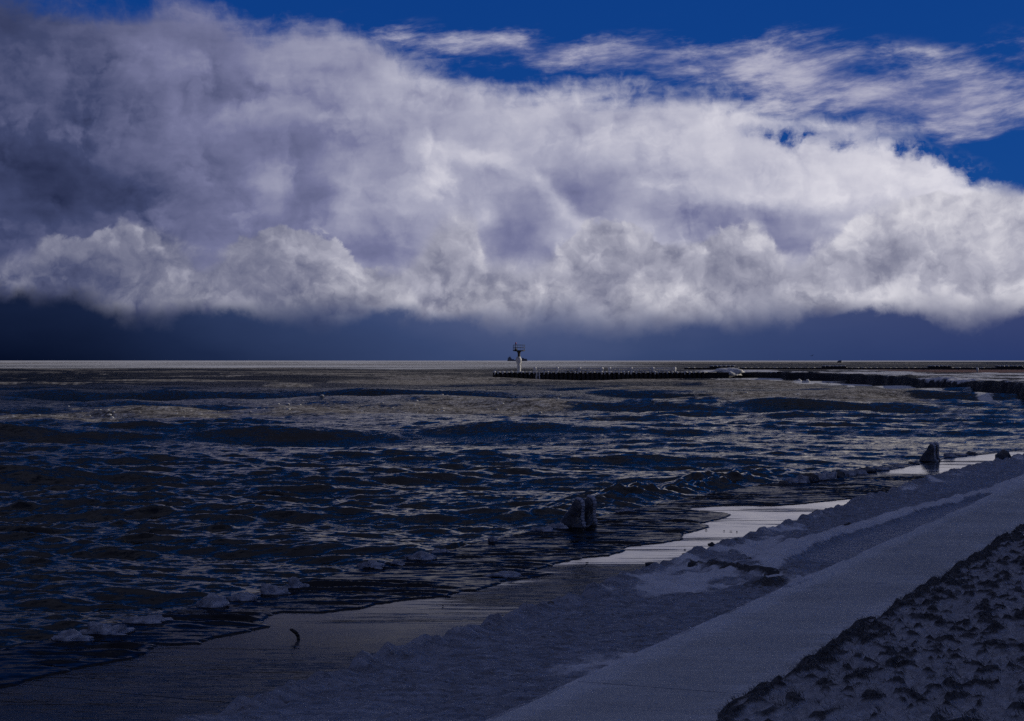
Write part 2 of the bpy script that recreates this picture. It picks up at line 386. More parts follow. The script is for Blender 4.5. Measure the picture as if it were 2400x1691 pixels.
put(t, b, 'Base Color', basec); put(t, b, 'Roughness', .75); put(t, b, 'Specular IOR Level', 0.)
bump(t, b, speck, .8, .12)
def ruffle(t, layers, gain=1.):
    """surface normal shaken by small waves: each layer is (stretched position, how steep)"""
    geo = t.nodes.new('ShaderNodeNewGeometry'); cur = geo.outputs['Normal']
    for p_, a_, det in layers:
        n = t.nodes.new('ShaderNodeTexNoise'); t.links.new(p_.s, n.inputs['Vector']); n.inputs['Scale'].default_value = 1.; n.inputs['Detail'].default_value = det; n.inputs['Roughness'].default_value = .6
        s1 = t.nodes.new('ShaderNodeVectorMath'); s1.operation = 'SUBTRACT'; t.links.new(n.outputs['Color'], s1.inputs[0]); s1.inputs[1].default_value = (.5, .5, .5)
        s2 = t.nodes.new('ShaderNodeVectorMath'); s2.operation = 'MULTIPLY'; t.links.new(s1.outputs[0], s2.inputs[0]); s2.inputs[1].default_value = (a_, a_, 0)
        if isinstance(gain, Q):
            s4 = t.nodes.new('ShaderNodeVectorMath'); s4.operation = 'SCALE'; t.links.new(s2.outputs[0], s4.inputs[0]); t.links.new(gain.s, s4.inputs[3]); s2 = s4
        s3 = t.nodes.new('ShaderNodeVectorMath'); s3.operation = 'ADD'; t.links.new(cur, s3.inputs[0]); t.links.new(s2.outputs[0], s3.inputs[1]); cur = s3.outputs[0]
    nn = t.nodes.new('ShaderNodeVectorMath'); nn.operation = 'NORMALIZE'; t.links.new(cur, nn.inputs[0]); return nn.outputs[0]
def glossy_water(t, b, nrm, rough, tint, cover=None):
    gl = t.nodes.new('ShaderNodeBsdfGlossy'); t.links.new(nrm, gl.inputs['Normal'])
    if isinstance(tint, Q): t.links.new(tint.s, gl.inputs['Color'])
    else: gl.inputs['Color'].default_value = (*tint, 1)
    if isinstance(rough, Q): t.links.new(rough.s, gl.inputs['Roughness'])
    else: gl.inputs['Roughness'].default_value = rough
    fr_ = t.nodes.new('ShaderNodeFresnel'); fr_.inputs[0].default_value = 1.333; t.links.new(nrm, fr_.inputs['Normal'])
    f = Q(t, fr_.outputs[0])
    if cover is not None: f = f*(1.0-cover)
    mx = t.nodes.new('ShaderNodeMixShader'); t.links.new(f.s, mx.inputs[0]); t.links.new(b.outputs[0], mx.inputs[1]); t.links.new(gl.outputs[0], mx.inputs[2])
    o = [n for n in t.nodes if n.type == 'OUTPUT_MATERIAL'][0]; t.links.new(mx.outputs[0], o.inputs[0])
nrm = ruffle(t, [(scaled(t, wp, 2.2, 6., 2., R(-8)), 1.15, 5), (scaled(t, wp, 9., 16., 5.), .75, 2)], attr(t, 'bump'))
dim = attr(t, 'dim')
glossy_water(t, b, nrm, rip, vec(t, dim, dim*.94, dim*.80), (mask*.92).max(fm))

# ---- thin wash running over the lowest step
m, t, b = new_mat('wash_water'); M['wash'] = m
wp = world_pos(t)
put(t, b, 'Base Color', (.006, .008, .013)); put(t, b, 'Roughness', .06); put(t, b, 'IOR', 1.333)
put(t, b, 'Specular IOR Level', 0.)
big = fbm(t, scaled(t, wp, .25, .8, 1.), 1., 4, .55).step(.36, .62, .30, 1.)
nrm = ruffle(t, [(scaled(t, wp, 1.2, 12., 1., R(2)), .4, 3), (scaled(t, wp, 14., 30., 1.), .25, 1)], big)
glossy_water(t, b, nrm, .06, (.36, .35, .33))

# ---- the lowest step: wet, part glazed concrete
m, t, b = new_mat('wet_concrete'); M['wetconc'] = m
wp = world_pos(t)
n = fbm(t, wp, .9, 6, .6); st = fbm(t, scaled(t, wp, .8, 4.5, 1., R(4)), 1., 5, .6)
put(t, b, 'Base Color', mixc(t, n.step(.35, .65), (.05, .048, .046), (.10, .095, .09)))
lon = fbm(t, scaled(t, wp, .45, 6., 1., R(3)), 1., 6, .6); pat = fbm(t, scaled(t, wp, .16, .5, 1.), 1., 3, .5)
dull = (lon*.9+pat*1.0+attr(t, 'wet')*.42-1.0).step(.0, .14)
put(t, b, 'Roughness', .5); put(t, b, 'Specular IOR Level', .1)
fin = fbm(t, scaled(t, wp, 3., 30., 1.), 1., 4, .6)
nrm = ruffle(t, [(scaled(t, wp, .9, 9., 1., R(4)), .8, 4), (scaled(t, wp, 4., 26., 1.), .9, 3)], dull*.9+.035)
sheen_tint = attr(t, 'painted_sheen')
glossy_water(t, b, nrm, n.lmap(.3, .7, .05, .16), mixc(t, dull, vec(t, sheen_tint, sheen_tint*.97, sheen_tint*.92), (.20, .195, .19)))
[q for q in t.nodes if q.type == 'FRESNEL'][0].inputs[0].default_value = 1.6

# ---- crusts of ice and snow on the steps
m, t, b = new_mat('ice_crust'); M['crust'] = m
wp = world_pos(t); sn = attr(t, 'snow'); dk = attr(t, 'bare')
n = fbm(t, wp, 1.6, 7, .62); n2 = fbm(t, wp, 11., 5, .65); sp = fbm(t, scaled(t, wp, 2.5, 7., 1., R(24)), 1., 6, .65)
sm = (sn*1.2+(n-.5)*.9+(n2-.5)*.6-.5).step(0., .35)
bm_ = (dk*1.2+(n-.5)*.5+(n2-.5)*.9-.5).step(0., .4)
c = mixc(t, sp.step(.3, .7), (.15, .158, .19), (.36, .375, .44))
c = mixc(t, n2.step(.56, .68)*.75, c, (.07, .07, .085))
c = mixc(t, sm, c, mixc(t, n.step(.3, .7), (.60, .61, .66), (.80, .80, .83)))
c = mixc(t, bm_, c, (.045, .045, .052))
put(t, b, 'Base Color', c); put(t, b, 'Roughness', mixc(t, sm, (.5, .5, .5), (.85, .85, .85))); put(t, b, 'Specular IOR Level', .4)
bump(t, b, n2*.9+n*.6+fbm(t, wp, 34., 3, .6)*.25, .9, .06)

# ---- promenade concrete with a thin frozen film
m, t, b = new_mat('frosted_concrete'); M['prom'] = m
wp = world_pos(t)
n = fbm(t, wp, .5, 6, .6); st = fbm(t, scaled(t, wp, 1.5, 8., 1., R(3)), 1., 7, .65); gr = fbm(t, wp, 55., 3, .6)
c = mixc(t, (n*.5+st*.5).step(.36, .64), (.38, .38, .38), (.58, .575, .565)); 
fr = (attr(t, 'frost')*1.1+(st-.5)*1.2+(n-.5)*.8-.45).step(0., .35)
c = mixc(t, fr*.8, c, (.62, .63, .66)); c = mixc(t, gr.step(.50, .72)*.6, c, (.13, .13, .135))
put(t, b, 'Base Color', c); put(t, b, 'Roughness', st.lmap(.3, .7, .55, .8)); put(t, b, 'Specular IOR Level', .35)
bump(t, b, st*.6+gr*.5, .6, .02)

# ---- snow lying between the grass tufts
m, t, b = new_mat('trodden_snow'); M['turf'] = m
wp = world_pos(t); n = fbm(t, wp, 2.2, 7, .65); n2 = fbm(t, wp, 12., 5, .65)
tm = (attr(t, 'turf')*1.3+(n-.5)*1.1+(n2-.5)*.8-.5).step(0., .4)
put(t, b, 'Base Color', mixc(t, tm, mixc(t, n2.step(.3, .7), (.28, .285, .32), (.52, .525, .57)), mixc(t, n2.step(.35, .7), (.035, .035, .04), (.13, .13, .14))))
put(t, b, 'Roughness', .85); put(t, b, 'Specular IOR Level', .2); bump(t, b, n2*.9+n*.5+fbm(t, wp, 34., 3, .6)*.3, .9, .06)

# ---- ice shelf far right: snowy top, dark iced face, a strip of red sand
m, t, b = new_mat('shore_ice'); M['shelf'] = m
wp = world_pos(t); sn = attr(t, 'snow'); sa = attr(t, 'sand')
n = fbm(t, scaled(t, wp, .12, .4, .8), 1., 6, .6); n2 = fbm(t, wp, 1.3, 6, .65)
sm = (sn*1.3+(n-.5)*1.3+(n2-.5)*.9-.55).step(0., .3)
c = mixc(t, sm, (.012, .012, .015), mixc(t, n2.step(.3, .7), (.45, .45, .48), (.78, .77, .78)))
c = mixc(t, (sa*1.2+(n-.5)*1.-.4).step(0, .4), c, (.16, .075, .055))
put(t, b, 'Base Color', c); put(t, b, 'Roughness', .75); put(t, b, 'Specular IOR Level', .25); bump(t, b, n2, .8, .25)

# ================================================================== the lake
def shore_v(u): return -14.35+.0029*np.maximum(0, u-35)**2
def off(u): return .0045*np.maximum(0, u-53)**2
WZ = -.12
offs = np.concatenate([np.geomspace(.12, 3, 26), np.arange(3.2, 20, .24), np.arange(20, 70, .28), np.arange(70, 345, .36), np.geomspace(346, 1100, 36)])
Yr = (H-WZ)*1783./offs
inner = np.linspace(-.305, .305, 760); o1 = np.geomspace(.31, 1.6, 50)
tn = np.concatenate([-o1[::-1], inner, o1])
Yg = np.repeat(Yr[:, None], len(tn), 1); Xg = Yg*tn[None, :]
dY = np.abs(np.gradient(Yr))[:, None]; dX = (Yr*(inner[1]-inner[0]))[:, None]
ug, vg = Xg*SX+Yg*SY, Xg*SY-Yg*SX
dist = shore_v(ug)-vg                                   # metres out from the step's edge
# slush and foam fields, laid out on the water
def spotw(x, y, rx, ry, rot=0.):
    """soft patch on the water round a spot seen in the photo; radii in photo pixels there"""
    px_ = 1200+4180*Xg/Yg; py_ = 845.5+(H-WZ)*4180/Yg
    a = np.cos(R(rot))*(px_-x)+np.sin(R(rot))*(py_-y)*1.; c_ = -np.sin(R(rot))*(px_-x)+np.cos(R(rot))*(py_-y)
    return np.clip(1.6*(1-np.sqrt((a/rx)**2+(c_/ry)**2)), 0, 1)
slush = np.zeros_like(Xg)
for q in [(250, 851, 900, 7, 0, 1.), (900, 851, 700, 7.5, 0, 1.), (1500, 850, 900, 5, 0, .8), (2100, 852, 500, 6, 0, .45),
          (200, 872, 700, 6, 0, .12), (1000, 896, 330, 9.5, -.8, .95), (720, 904, 200, 7, -2, .6), (1400, 894, 420, 6, .3, .95), (1850, 903, 380, 12, 1, .8), (1750, 918, 480, 11, 0, .7),
          (1740, 941, 540, 19, -1, .95), (1180, 954, 340, 15, 0, .85), (1980, 945, 300, 14, 2, .8), (330, 975, 420, 24, -1, .85), (760, 968, 380, 22, 0, .85), (1080, 962, 300, 18, 0, .7), (160, 985, 260, 16, 0, .7), (1350, 930, 300, 8, 0, .35),
          (900, 1010, 500, 16, 0, .28), (1300, 985, 300, 12, 0, .3), (500, 1030, 300, 12, 0, .22)]:
    slush = np.maximum(slush, spotw(*q[:5])*q[5])
slush = np.clip(slush*(.86+.75*fb(Xg*.03, np.log(Yg)*26, 4, 58)), 0, 1)
slush = np.maximum(slush, np.clip(.30+.9*fb(Xg*.012, np.log(Yg)*14, 4, 57), 0, .62)*sstep(150, 300, Yg)*sstep(1200, 800, Yg))
foam_ = np.zeros_like(Xg)
for q in [(2165, 924, 120, 8, 8, .6), (2240, 936, 110, 6, 8, .5), (2110, 914, 130, 5, 3, .72), (2310, 945, 60, 5, 8, .7), (1960, 903, 160, 4, 2, .7), (1760, 893, 140, 3, 0, .6), (1890, 900, 50, 6, 0, .9), (1820, 893, 40, 4, 0, .8), (2000, 905, 130, 5, 3, .75), (1700, 893, 60, 3, 0, .5), (1995, 914, 14, 4, 0, .9), (2060, 912, 60, 3, 8, .6), (2330, 932, 40, 4, 0, .7)]:
    foam_ = np.maximum(foam_, spotw(*q[:5])*q[5])
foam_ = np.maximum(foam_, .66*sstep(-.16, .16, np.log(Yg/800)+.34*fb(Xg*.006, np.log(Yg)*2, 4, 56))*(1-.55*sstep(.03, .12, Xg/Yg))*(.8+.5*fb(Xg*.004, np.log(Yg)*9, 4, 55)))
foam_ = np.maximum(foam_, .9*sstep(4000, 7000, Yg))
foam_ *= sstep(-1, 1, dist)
# the sum of many trains of waves
amp_near = .42+.58*sstep(0., 22., dist); swell_near = .05+.95*sstep(2., 55., dist)
Z = np.zeros_like(Xg); DX = np.zeros_like(Xg); DY_ = np.zeros_like(Xg)
calm = 1-.25*np.clip(slush, 0, 1)
gust = .75+.7*fb(Xg*.03, Yg*.015, 3, 40)
for lam, slope, spread, kind in ([(l, .075/math.sqrt(9)*1.41, 24, 's') for l in np.geomspace(15, 42, 9)]
        + [(l, .20/math.sqrt(20)*1.41, 32, 'm') for l in np.geomspace(1.7, 11, 20)]
        + [(l, .46/math.sqrt(46)*1.41, 50, 'r') for l in np.geomspace(.24, 1.5, 46)]):
    lam *= rng.uniform(.92, 1.08); k = 2*math.pi/lam; an = R(-96+rng.normal(0, spread*.6))
    kx, ky = k*math.cos(an), k*math.sin(an); A = slope/k
    att = np.exp(-.20*((ky*dY)**2+(kx*dX)**2))
    if att.max() < .02: continue
    ph = kx*Xg+ky*Yg+rng.uniform(0, 6.28)
    if kind == 's': ph = ph+2.4*fb(Xg*.02, Yg*.018, 3, 50)
    w = A*att*(swell_near if kind == 's' else amp_near*(gust if kind == 'm' else gust*calm))
    s_, c_ = np.sin(ph), np.cos(ph)
    Z += w*c_; DX -= w*s_*kx/k*.6; DY_ -= w*s_*ky/k*.6
# a few particular swells seen in the photo
for x, y, rx, h_ in [(330, 918, 420, .42), (1800, 898, 230, .4), (1850, 957, 260, .3), (1250, 1000, 300, .18), (250, 1028, 330, .22), (1000, 893, 260, .3), (2080, 948, 160, .25)]:
    X0, Y0, _ = at(x, y, WZ); L = max(3.5, .045*Y0)
    cy_ = Y0+3.*fb((Xg-X0)*.05, Xg*0+.3, 2, 60+int(x))
    Z += h_*np.exp(-((Xg-X0)/(rx*Y0/4180*.7))**2)*np.exp(-((Yg-cy_)/L)**2)*swell_near
Z += .24*np.exp(-((dist-2.3-.4*fb(ug*.4, ug*0, 3, 62))/1.0)**2)*np.exp(-((ug-49)/9)**2)*(1+1.2*fb(Xg*1.3, Yg*1.3, 3, 63))
far = sstep(3000, 9000, Yg)
Z *= (1-far*.8)
land = sstep(.12, -.2, dist)                           # sink it under the steps
Zw = WZ+Z; Zw = np.where(dist < .5, np.minimum(Zw, -.02), Zw)
Zw = Zw*(1-land)+land*-.7
Pw_ = np.stack([Xg+DX*(1-land), Yg+DY_*(1-land), Zw], -1)
rough_ = .05+.08*sstep(20, 300, Yg)+.08*sstep(300, 3000, Yg)
bstr = .5+1.6*sstep(60, 260, Yg)
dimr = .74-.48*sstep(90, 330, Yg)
me = mesh_grid('water', Pw_, M['water'], attrs={'slush': slush, 'foam': foam_, 'ripple': rough_, 'bump': np.broadcast_to(bstr, Xg.shape), 'dim': np.broadcast_to(dimr, Xg.shape)}, flip=True)
tag(link('water', me), 'dark choppy lake water with drifting slush ice', kind='structure')
def water_z(X, Y):
    i = np.argmin(np.abs(Yr-Y)); j = np.argmin(np.abs(tn-X/Y)); return float(Zw[i, j])

# lake bed and land underneath everything
bm = bmesh.new()
q = [bm.verts.new(p) for p in ((-30000, -200, -1.6), (30000, -200, -1.6), (30000, 40000, -1.6), (-30000, 40000, -1.6))]; bm.faces.new(q)
tag(link('ground', bm_mesh('ground', bm, M['stone'])), kind='structure')

# ================================================================== the stepped shore
def strip(u0, u1, du, fv0, fv1, nv, fz, extra=None):
    u = np.linspace(u0, u1, max(2, int(round((u1-u0)/du))+1)); s = np.linspace(0, 1, nv)
    Ug = np.repeat(u[:, None], nv, 1); a, b_ = fv0(u)[:, None], fv1(u)[:, None]
    Vg = a+(b_-a)*s[None, :]
    Zg = fz(Ug, Vg, np.broadcast_to(s[None, :], Ug.shape))
    X, Y = Ug*SX+Vg*SY, Ug*SY-Vg*SX
    return np.stack([X, Y, Zg], -1), Ug, Vg
def slab(parent, name, u0, u1, fv0, fv1, z, mat, nv=8, frost=None, thick=.7, wet=None):
    """one concrete slab: a closed block that follows the shore line"""
    P, Ug, Vg = strip(u0, u1, .45, fv0, fv1, nv, lambda a, b_, s: z+0*a)
    Q0 = P.copy(); Q0[..., 2] = z-.012                   # chamfered rim
    n, m_ = P.shape[:2]
    c0 = P[:, :1].copy(); c1 = P[:, -1:].copy(); c0[..., 2] = z-thick; c1[..., 2] = z-thick
    P2 = np.concatenate([c0, P, c1], 1)
    e0 = P2[:1].copy(); e1 = P2[-1:].copy(); e0[..., 2] = z-thick; e1[..., 2] = z-thick
    P2 = np.concatenate([e0, P2, e1], 0)
    at_ = {'frost': np.zeros(P2.shape[:2])}
    if frost is not None:
        f = frost(Ug, Vg); f = np.concatenate([f[:, :1], f, f[:, -1:]], 1); at_['frost'] = np.concatenate([f[:1], f, f[-1:]], 0)
    if wet is not None:
        f = .17+.8*sstep(18., 33., Ug); f = np.concatenate([f[:, :1], f, f[:, -1:]], 1); at_['painted_sheen'] = np.concatenate([f[:1], f, f[-1:]], 0)  # reflection colour darkened toward the near end, corner shade put in by hand
        f = wet(Ug, Vg); f = np.concatenate([f[:, :1], f, f[:, -1:]], 1); at_['wet'] = np.concatenate([f[:1], f, f[-1:]], 0)
    me = mesh_grid(name, P2, mat, smooth=False, attrs=at_)
    return link(name, me, parent)
step = empty('lower_step', (0, 0, 0)); tag(step, 'lowest wet concrete step washed by the lake', kind='structure')
js = [-2, 7, 16, 25, 34, 43, 52, 61, 70, 79, 88, 97, 106]
for a, b_ in zip(js, js[1:]):
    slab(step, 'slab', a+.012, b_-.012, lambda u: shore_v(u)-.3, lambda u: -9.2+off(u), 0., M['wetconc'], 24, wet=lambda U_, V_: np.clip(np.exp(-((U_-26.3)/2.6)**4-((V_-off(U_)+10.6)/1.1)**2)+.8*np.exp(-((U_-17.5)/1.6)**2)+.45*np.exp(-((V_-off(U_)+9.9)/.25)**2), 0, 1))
prom = empty('promenade', (0, 0, 0)); tag(prom, 'pale frosted concrete promenade', kind='structure')
js = [-18.4, -.4, 17.6, 35.6, 53.6, 71.6, 89.6, 107.6]
for a, b_ in zip(js, js[1:]):
    slab(prom, 'slab', a+.015, b_-.015, lambda u: -6.93+off(u), lambda u: -4.3+off(u), .2, M['prom'], 12,
         frost=lambda U_, V_: .18+.6*np.exp(-((V_-off(U_)+6.85)/.30)**2)+.45*np.exp(-((V_-off(U_)+5.1)/.30)**2))
# walkway under the ice, one flat sheet of slabs
walk = empty('upper_step', (0, 0, 0)); tag(walk, 'concrete step under the ice crust', kind='structure')
for a, b_ in zip(js, js[1:]):
    slab(walk, 'slab', a+.01, b_-.01, lambda u: -9.25+off(u), lambda u: -6.95+off(u), .07, M['conc'], 6)

# ---- ice crust over the riser and the upper step
u = np.concatenate([np.arange(8, 16, .16), np.arange(16, 48, .05), np.arange(48, 78, .09), np.arange(78, 106, .25)]); v = np.concatenate([np.arange(-10.7, -9.2, .03), np.arange(-9.2, -6.4, .05)])
Ug, Vg = np.meshgrid(u, v, indexing='ij'); o_ = off(Ug); Vr = Vg
Xg2, Yg2 = Ug*SX+(Vr+o_)*SY, Ug*SY-(Vr+o_)*SX
edge = -9.92+.22*fb(Ug*.35, Ug*0+2, 4, 3)*1.3+.10*fb(Ug*1.9, Vr*1.9, 3, 5)-.10*np.exp(-((Ug-42)/8)**2)+.25*np.exp(-((Ug-24)/3.)**2)*0
d_ = Vr-edge
lumpy = fb(Ug*1.7, Vr*1.7, 5, 9, .55); fine_ = fb(Ug*6, Vr*6, 4, 12, .6)
z = .115*sstep(0., .24, d_)+.13*np.exp(-((d_-.26)/.20)**2)*(.55+1.3*fb(Ug*1.3, Ug*0, 5, 14)+.5*fb(Ug*5, Vr*5, 3, 15))*sstep(0, .12, d_)
z += sstep(.05, .4, d_)*(.035*lumpy+.030*fine_+.022*fb(Ug*14, Vr*14, 3, 17, .6)*sstep(52, 40, Ug))
def gp(u0, v0, su, sv, ang=0.):
    a = np.cos(ang)*(Ug-u0)+np.sin(ang)*(Vr-v0); b_ = -np.sin(ang)*(Ug-u0)+np.cos(ang)*(Vr-v0); return np.exp(-(a/su)**2-(b_/sv)**2)
rub = gp(29.6, -8.6, 3.2, 1.0)+.8*gp(27.6, -7.5, 1.3, .5)+.7*gp(32.5, -8.9, 2.2, .6)
z += np.clip(rub, 0, 1)*(.10*np.abs(fb(Ug*1.1, Vr*1.6, 4, 22, .6))+.05*fb(Ug*4, Vr*4, 3, 25)+.04)
vd = np.interp(Ug, [28, 30, 33, 35, 38.7, 41.1, 46.2, 49.2, 60, 80], [-8.0, -8.2, -8.35, -8.33, -8.08, -8.03, -7.46, -7.2, -7.15, -7.15])
drift = np.exp(-((Vr-vd-.12*fb(Ug*.8, Ug*0+5, 3, 28))/(.26+.1*fb(Ug*.5, Ug*0, 2, 29)))**2)*sstep(27, 31, Ug)
z += drift*(.11+.05*fb(Ug*1.2, Vr*1.2, 3, 31))
flat = sstep(.06, -.1, np.abs(Vr-(vd-6.95)/2)-np.abs(vd+6.95)/2+.16)*sstep(29.5, 31.5, Ug)*sstep(50, 45, Ug)
z = z*(1-flat)+flat*(.094+.006*fine_)
jag = .16*fb(Ug*.7, Ug*0+3, 5, 47, .6)
z *= sstep(-6.74, -6.98, Vr-jag)*.9+.1
rim_ = sstep(-7.14, -7.0, Vr)*sstep(-6.66, -6.86, Vr-jag)
z = np.maximum(z, np.where(Vr > -7.2, .212*rim_+.012*fine_*rim_-.02, -9))
ridge = gp(28.2, -8.35, .22, 1.35, .55)+gp(26.7, -7.35, .5, .32)
z += .12*np.clip(ridge, 0, 1)*(.8+.6*fine_)
z = np.where(d_ < -.02, -.05, z)
dune = fb(Ug*.9, Vr*3.5, 5, 33)
snow_ = np.clip(.16+.55*fb(Ug*.55, Vr*1.1, 4, 35)+.95*drift+.85*np.clip(rub, 0, 1)*(.45+1.2*fb(Ug*.9, Vr*1.6, 3, 37))+.9*gp(26.4, -8.8, 1.3, .45, -.35)+.55*np.exp(-((d_-.5)/.35)**2)*(Ug > 23)*(.4+fb(Ug*.4, Ug*0, 3, 39))+.5*gp(19.5, -7.5, 1.5, .5)+.45*np.exp(-((Vr+6.98)/.12)**2)-flat*.8, 0, 1)
bare_ = np.clip(.75*np.exp(-(d_/.16)**2)+.95*np.clip(ridge, 0, 1)+.5*np.clip(rub, 0, 1)*(fb(Ug*2.3, Vr*3.2, 3, 43) > .28)+.30*gp(22.5, -7.4, 4, .5), 0, 1)
me = mesh_grid('ice_crust', np.stack([Xg2, Yg2, z], -1), M['crust'], attrs={'snow': snow_, 'bare': bare_})
tag(link('ice_crust', me), 'grey ice and snow crust frozen along the upper step', kind='structure')

# ---- thin wash with its scalloped front
FR = [(60, 1600), (193, 1566), (254, 1557), (311, 1546), (345, 1532), (358, 1520), (352, 1512), (380, 1513), (415, 1514), (468, 1509), (515, 1494), (568, 1485), (605, 1477), (632, 1470), (628, 1463), (615, 1458),
      (620, 1451), (632, 1446), (661, 1437), (754, 1438), (860, 1425), (886, 1417), (972, 1405), (1051, 1400), (1085, 1386), (1121, 1385), (1192, 1362), (1240, 1357), (1262, 1352), (1300, 1346), (1250, 1338), (1290, 1328), (1302, 1322), (1369, 1309), (1420, 1304), (1463, 1293),
      (1460, 1287), (1484, 1280), (1547, 1275), (1589, 1267), (1607, 1265), (1598, 1259), (1602, 1254), (1630, 1246), (1667, 1236), (1655, 1231), (1643, 1228), (1660, 1224), (1677, 1220), (1714, 1210), (1712, 1205),
      (1703, 1203), (1656, 1199), (1609, 1194), (1622, 1190), (1690, 1187), (1758, 1185), (1829, 1186), (1890, 1181), (1944, 1175), (2000, 1170), (2059, 1163), (2131, 1149), (2217, 1124), (2235, 1118), (2180, 1113), (2120, 1112), (2030, 1117), (1960, 1122), (1900, 1130), (2010, 1112), (2080, 1104)]
fp = np.array([UV(*at(x, y)[:2]) for x, y in FR])
poly = np.concatenate([[[10., fp[0, 1]]], fp, [[66, -11.6]], [[90, -6.5+0]], [[90, -9.]], [[62, -14.]], [[10., -15.5]]])
u = np.concatenate([np.arange(15, 50, .05), np.arange(50, 76, .10)]); v = np.arange(-14.9, -8.8, .045)
Ug, Vg = np.meshgrid(u, v, indexing='ij')
uj = Ug+.06*fb(Ug*3, Vg*3, 3, 71)*1.5; vj = Vg+.05*fb(Ug*3, Vg*3, 3, 75)*1.5+.05*fb(Ug*9, Vg*9, 2, 79)
ins = np.zeros(Ug.shape, bool); dmin = np.full(Ug.shape, 9.)
for (x0, y0), (x1, y1) in zip(poly, np.roll(poly, -1, 0)):
    if y0 != y1:
        cnd = ((y0 > vj) != (y1 > vj)); xx = (x1-x0)*(vj-y0)/(y1-y0)+x0; ins ^= cnd & (uj < xx)
    L2 = (x1-x0)**2+(y1-y0)**2+1e-9; tt = np.clip(((uj-x0)*(x1-x0)+(vj-y0)*(y1-y0))/L2, 0, 1)
    dmin = np.minimum(dmin, np.hypot(uj-x0-tt*(x1-x0), vj-y0-tt*(y1-y0)))
sd_ = np.where(ins, dmin, -dmin)
z = -.03+.048*sstep(-.06, .05, sd_)+.006*sstep(0., .5, sd_)+.012*fb(Ug*.7, Vg*2.2, 4, 81)*sstep(.1, .6, sd_)+.003*fb(Ug*3, Vg*5, 3, 85)*sstep(.1, .4, sd_)
Xv, Yv = Ug*SX+Vg*SY, Ug*SY-Vg*SX; rip_ = 0
for lam in np.geomspace(.16, .75, 34):
    an = R(-93+rng.normal(0, 13)); k = 2*math.pi/lam; rip_ = rip_+.21/math.sqrt(34)*1.41/k*np.cos(k*(math.cos(an)*Xv+math.sin(an)*Yv)+rng.uniform(0, 6.28)+.8*pn(Xv*.3, Yv*.3, 86))
z = z+rip_*sstep(.02, .3, sd_)*(.35+.9*sstep(-.25, .3, fb(Xv*.22, Yv*.5, 3, 88)))
z = np.where(Vg < shore_v(Ug)-.31, -.3, z)
Pn = np.stack([Ug*SX+Vg*SY, Ug*SY-Vg*SX, z], -1)
k4 = lambda q: np.stack([q[:-1, :-1], q[:-1, 1:], q[1:, 1:], q[1:, :-1]], 0)
me = mesh_grid('wash_water', Pn, M['wash'], keep=(k4(z).max(0) > -.025))
tag(link('wash_water', me), 'thin dark sheet of lake water running over the lowest step', kind='structure')

# ---- snowy bank with frozen grass
u = np.concatenate([np.arange(6, 17, .25), np.arange(17, 40, .055), np.arange(40, 120, .5)]); v = np.concatenate([np.arange(-5.5, -1.5, .05), np.arange(-1.5, 4, .12), np.geomspace(4.2, 170, 26)])
Ug, Vg = np.meshgrid(u, v, indexing='ij'); o_ = off(np.minimum(Ug, 110))
eg = -5.04+.24*fb(Ug*1.1, Ug*0, 5, 91, .6); d_ = Vg-eg
tf = fb(Ug*2.1, Vg*2.1, 3, 93, .6); tf2 = fb(Ug*5.2, Vg*5.2, 3, 97, .6)
turf = np.clip(.16+.95*tf+1.25*tf2+.7*np.exp(-((d_-.12)/.2)**2), 0, 1)
z = .17+.06*sstep(-.05, .25, d_)+.13*np.clip(turf, 0, 1)*sstep(0, .2, d_)+.05*fb(Ug*5, Vg*5, 3, 99)*sstep(0, .2, d_)+.02*np.clip(Vg+5, 0, 60)*.6
z = np.where(d_ < -.03, .12, z)
me = mesh_grid('grass_bank', np.stack([Ug*SX+(Vg+o_)*SY, Ug*SY-(Vg+o_)*SX, z], -1), M['turf'], attrs={'turf': turf})
tag(link('grass_bank', me), 'snow dusted bank above the promenade', kind='structure')
GU, GV, GZ, GT, GD = u, v, z, turf, d_
# frosted blades and tufts
nb = 14000; pts = []; fcs = []
cand_u = rng.uniform(16.5, 38, 160000); cand_v = rng.uniform(-5.2, -1.6, 160000)
ii = np.searchsorted(GU, cand_u)-1; jj = np.searchsorted(GV, cand_v)-1
ok = (GT[ii, jj] > rng.uniform(.30, .95, len(ii))) & (GD[ii, jj] > -.06)
cand_u, cand_v, ii, jj = (q[ok][:nb] for q in (cand_u, cand_v, ii, jj))
n = len(cand_u); zz = GZ[ii, jj]
hgt = rng.uniform(.01, .04, n); lean = rng.normal(0, .03, (n, 2))+np.array([-.045, .02]); wd = rng.uniform(.0018, .0045, n); an = rng.uniform(0, np.pi, n)
bx, by = cand_u*SX+cand_v*SY, cand_u*SY-cand_v*SX
ca, sa = np.cos(an)*wd, np.sin(an)*wd
V0 = np.stack([bx-ca, by-sa, zz-.02], 1); V1 = np.stack([bx+ca, by+sa, zz-.02], 1)
V2 = np.stack([bx+lean[:, 0]*.5+ca*.8, by+lean[:, 1]*.5+sa*.8, zz+hgt*.7], 1); V3 = np.stack([bx+lean[:, 0]*.5-ca*.8, by+lean[:, 1]*.5-sa*.8, zz+hgt*.7], 1)
V4 = np.stack([bx+lean[:, 0]*1.2, by+lean[:, 1]*1.2, zz+hgt], 1)
VV = np.stack([V0, V1, V2, V3, V4], 1).reshape(-1, 3); base_ = (np.arange(n)*5)[:, None]
FF = [tuple(r) for r in (base_+np.array([0, 1, 2, 3])).tolist()]+[tuple(r) for r in (base_+np.array([3, 2, 4])).tolist()]
me = bpy.data.meshes.new('grass'); me.from_pydata(VV.tolist(), [], FF); me.materials.append(M['grass_dry'])
tag(link('grass', me), 'dark frozen grass tufts poking through the snow', kind='stuff')

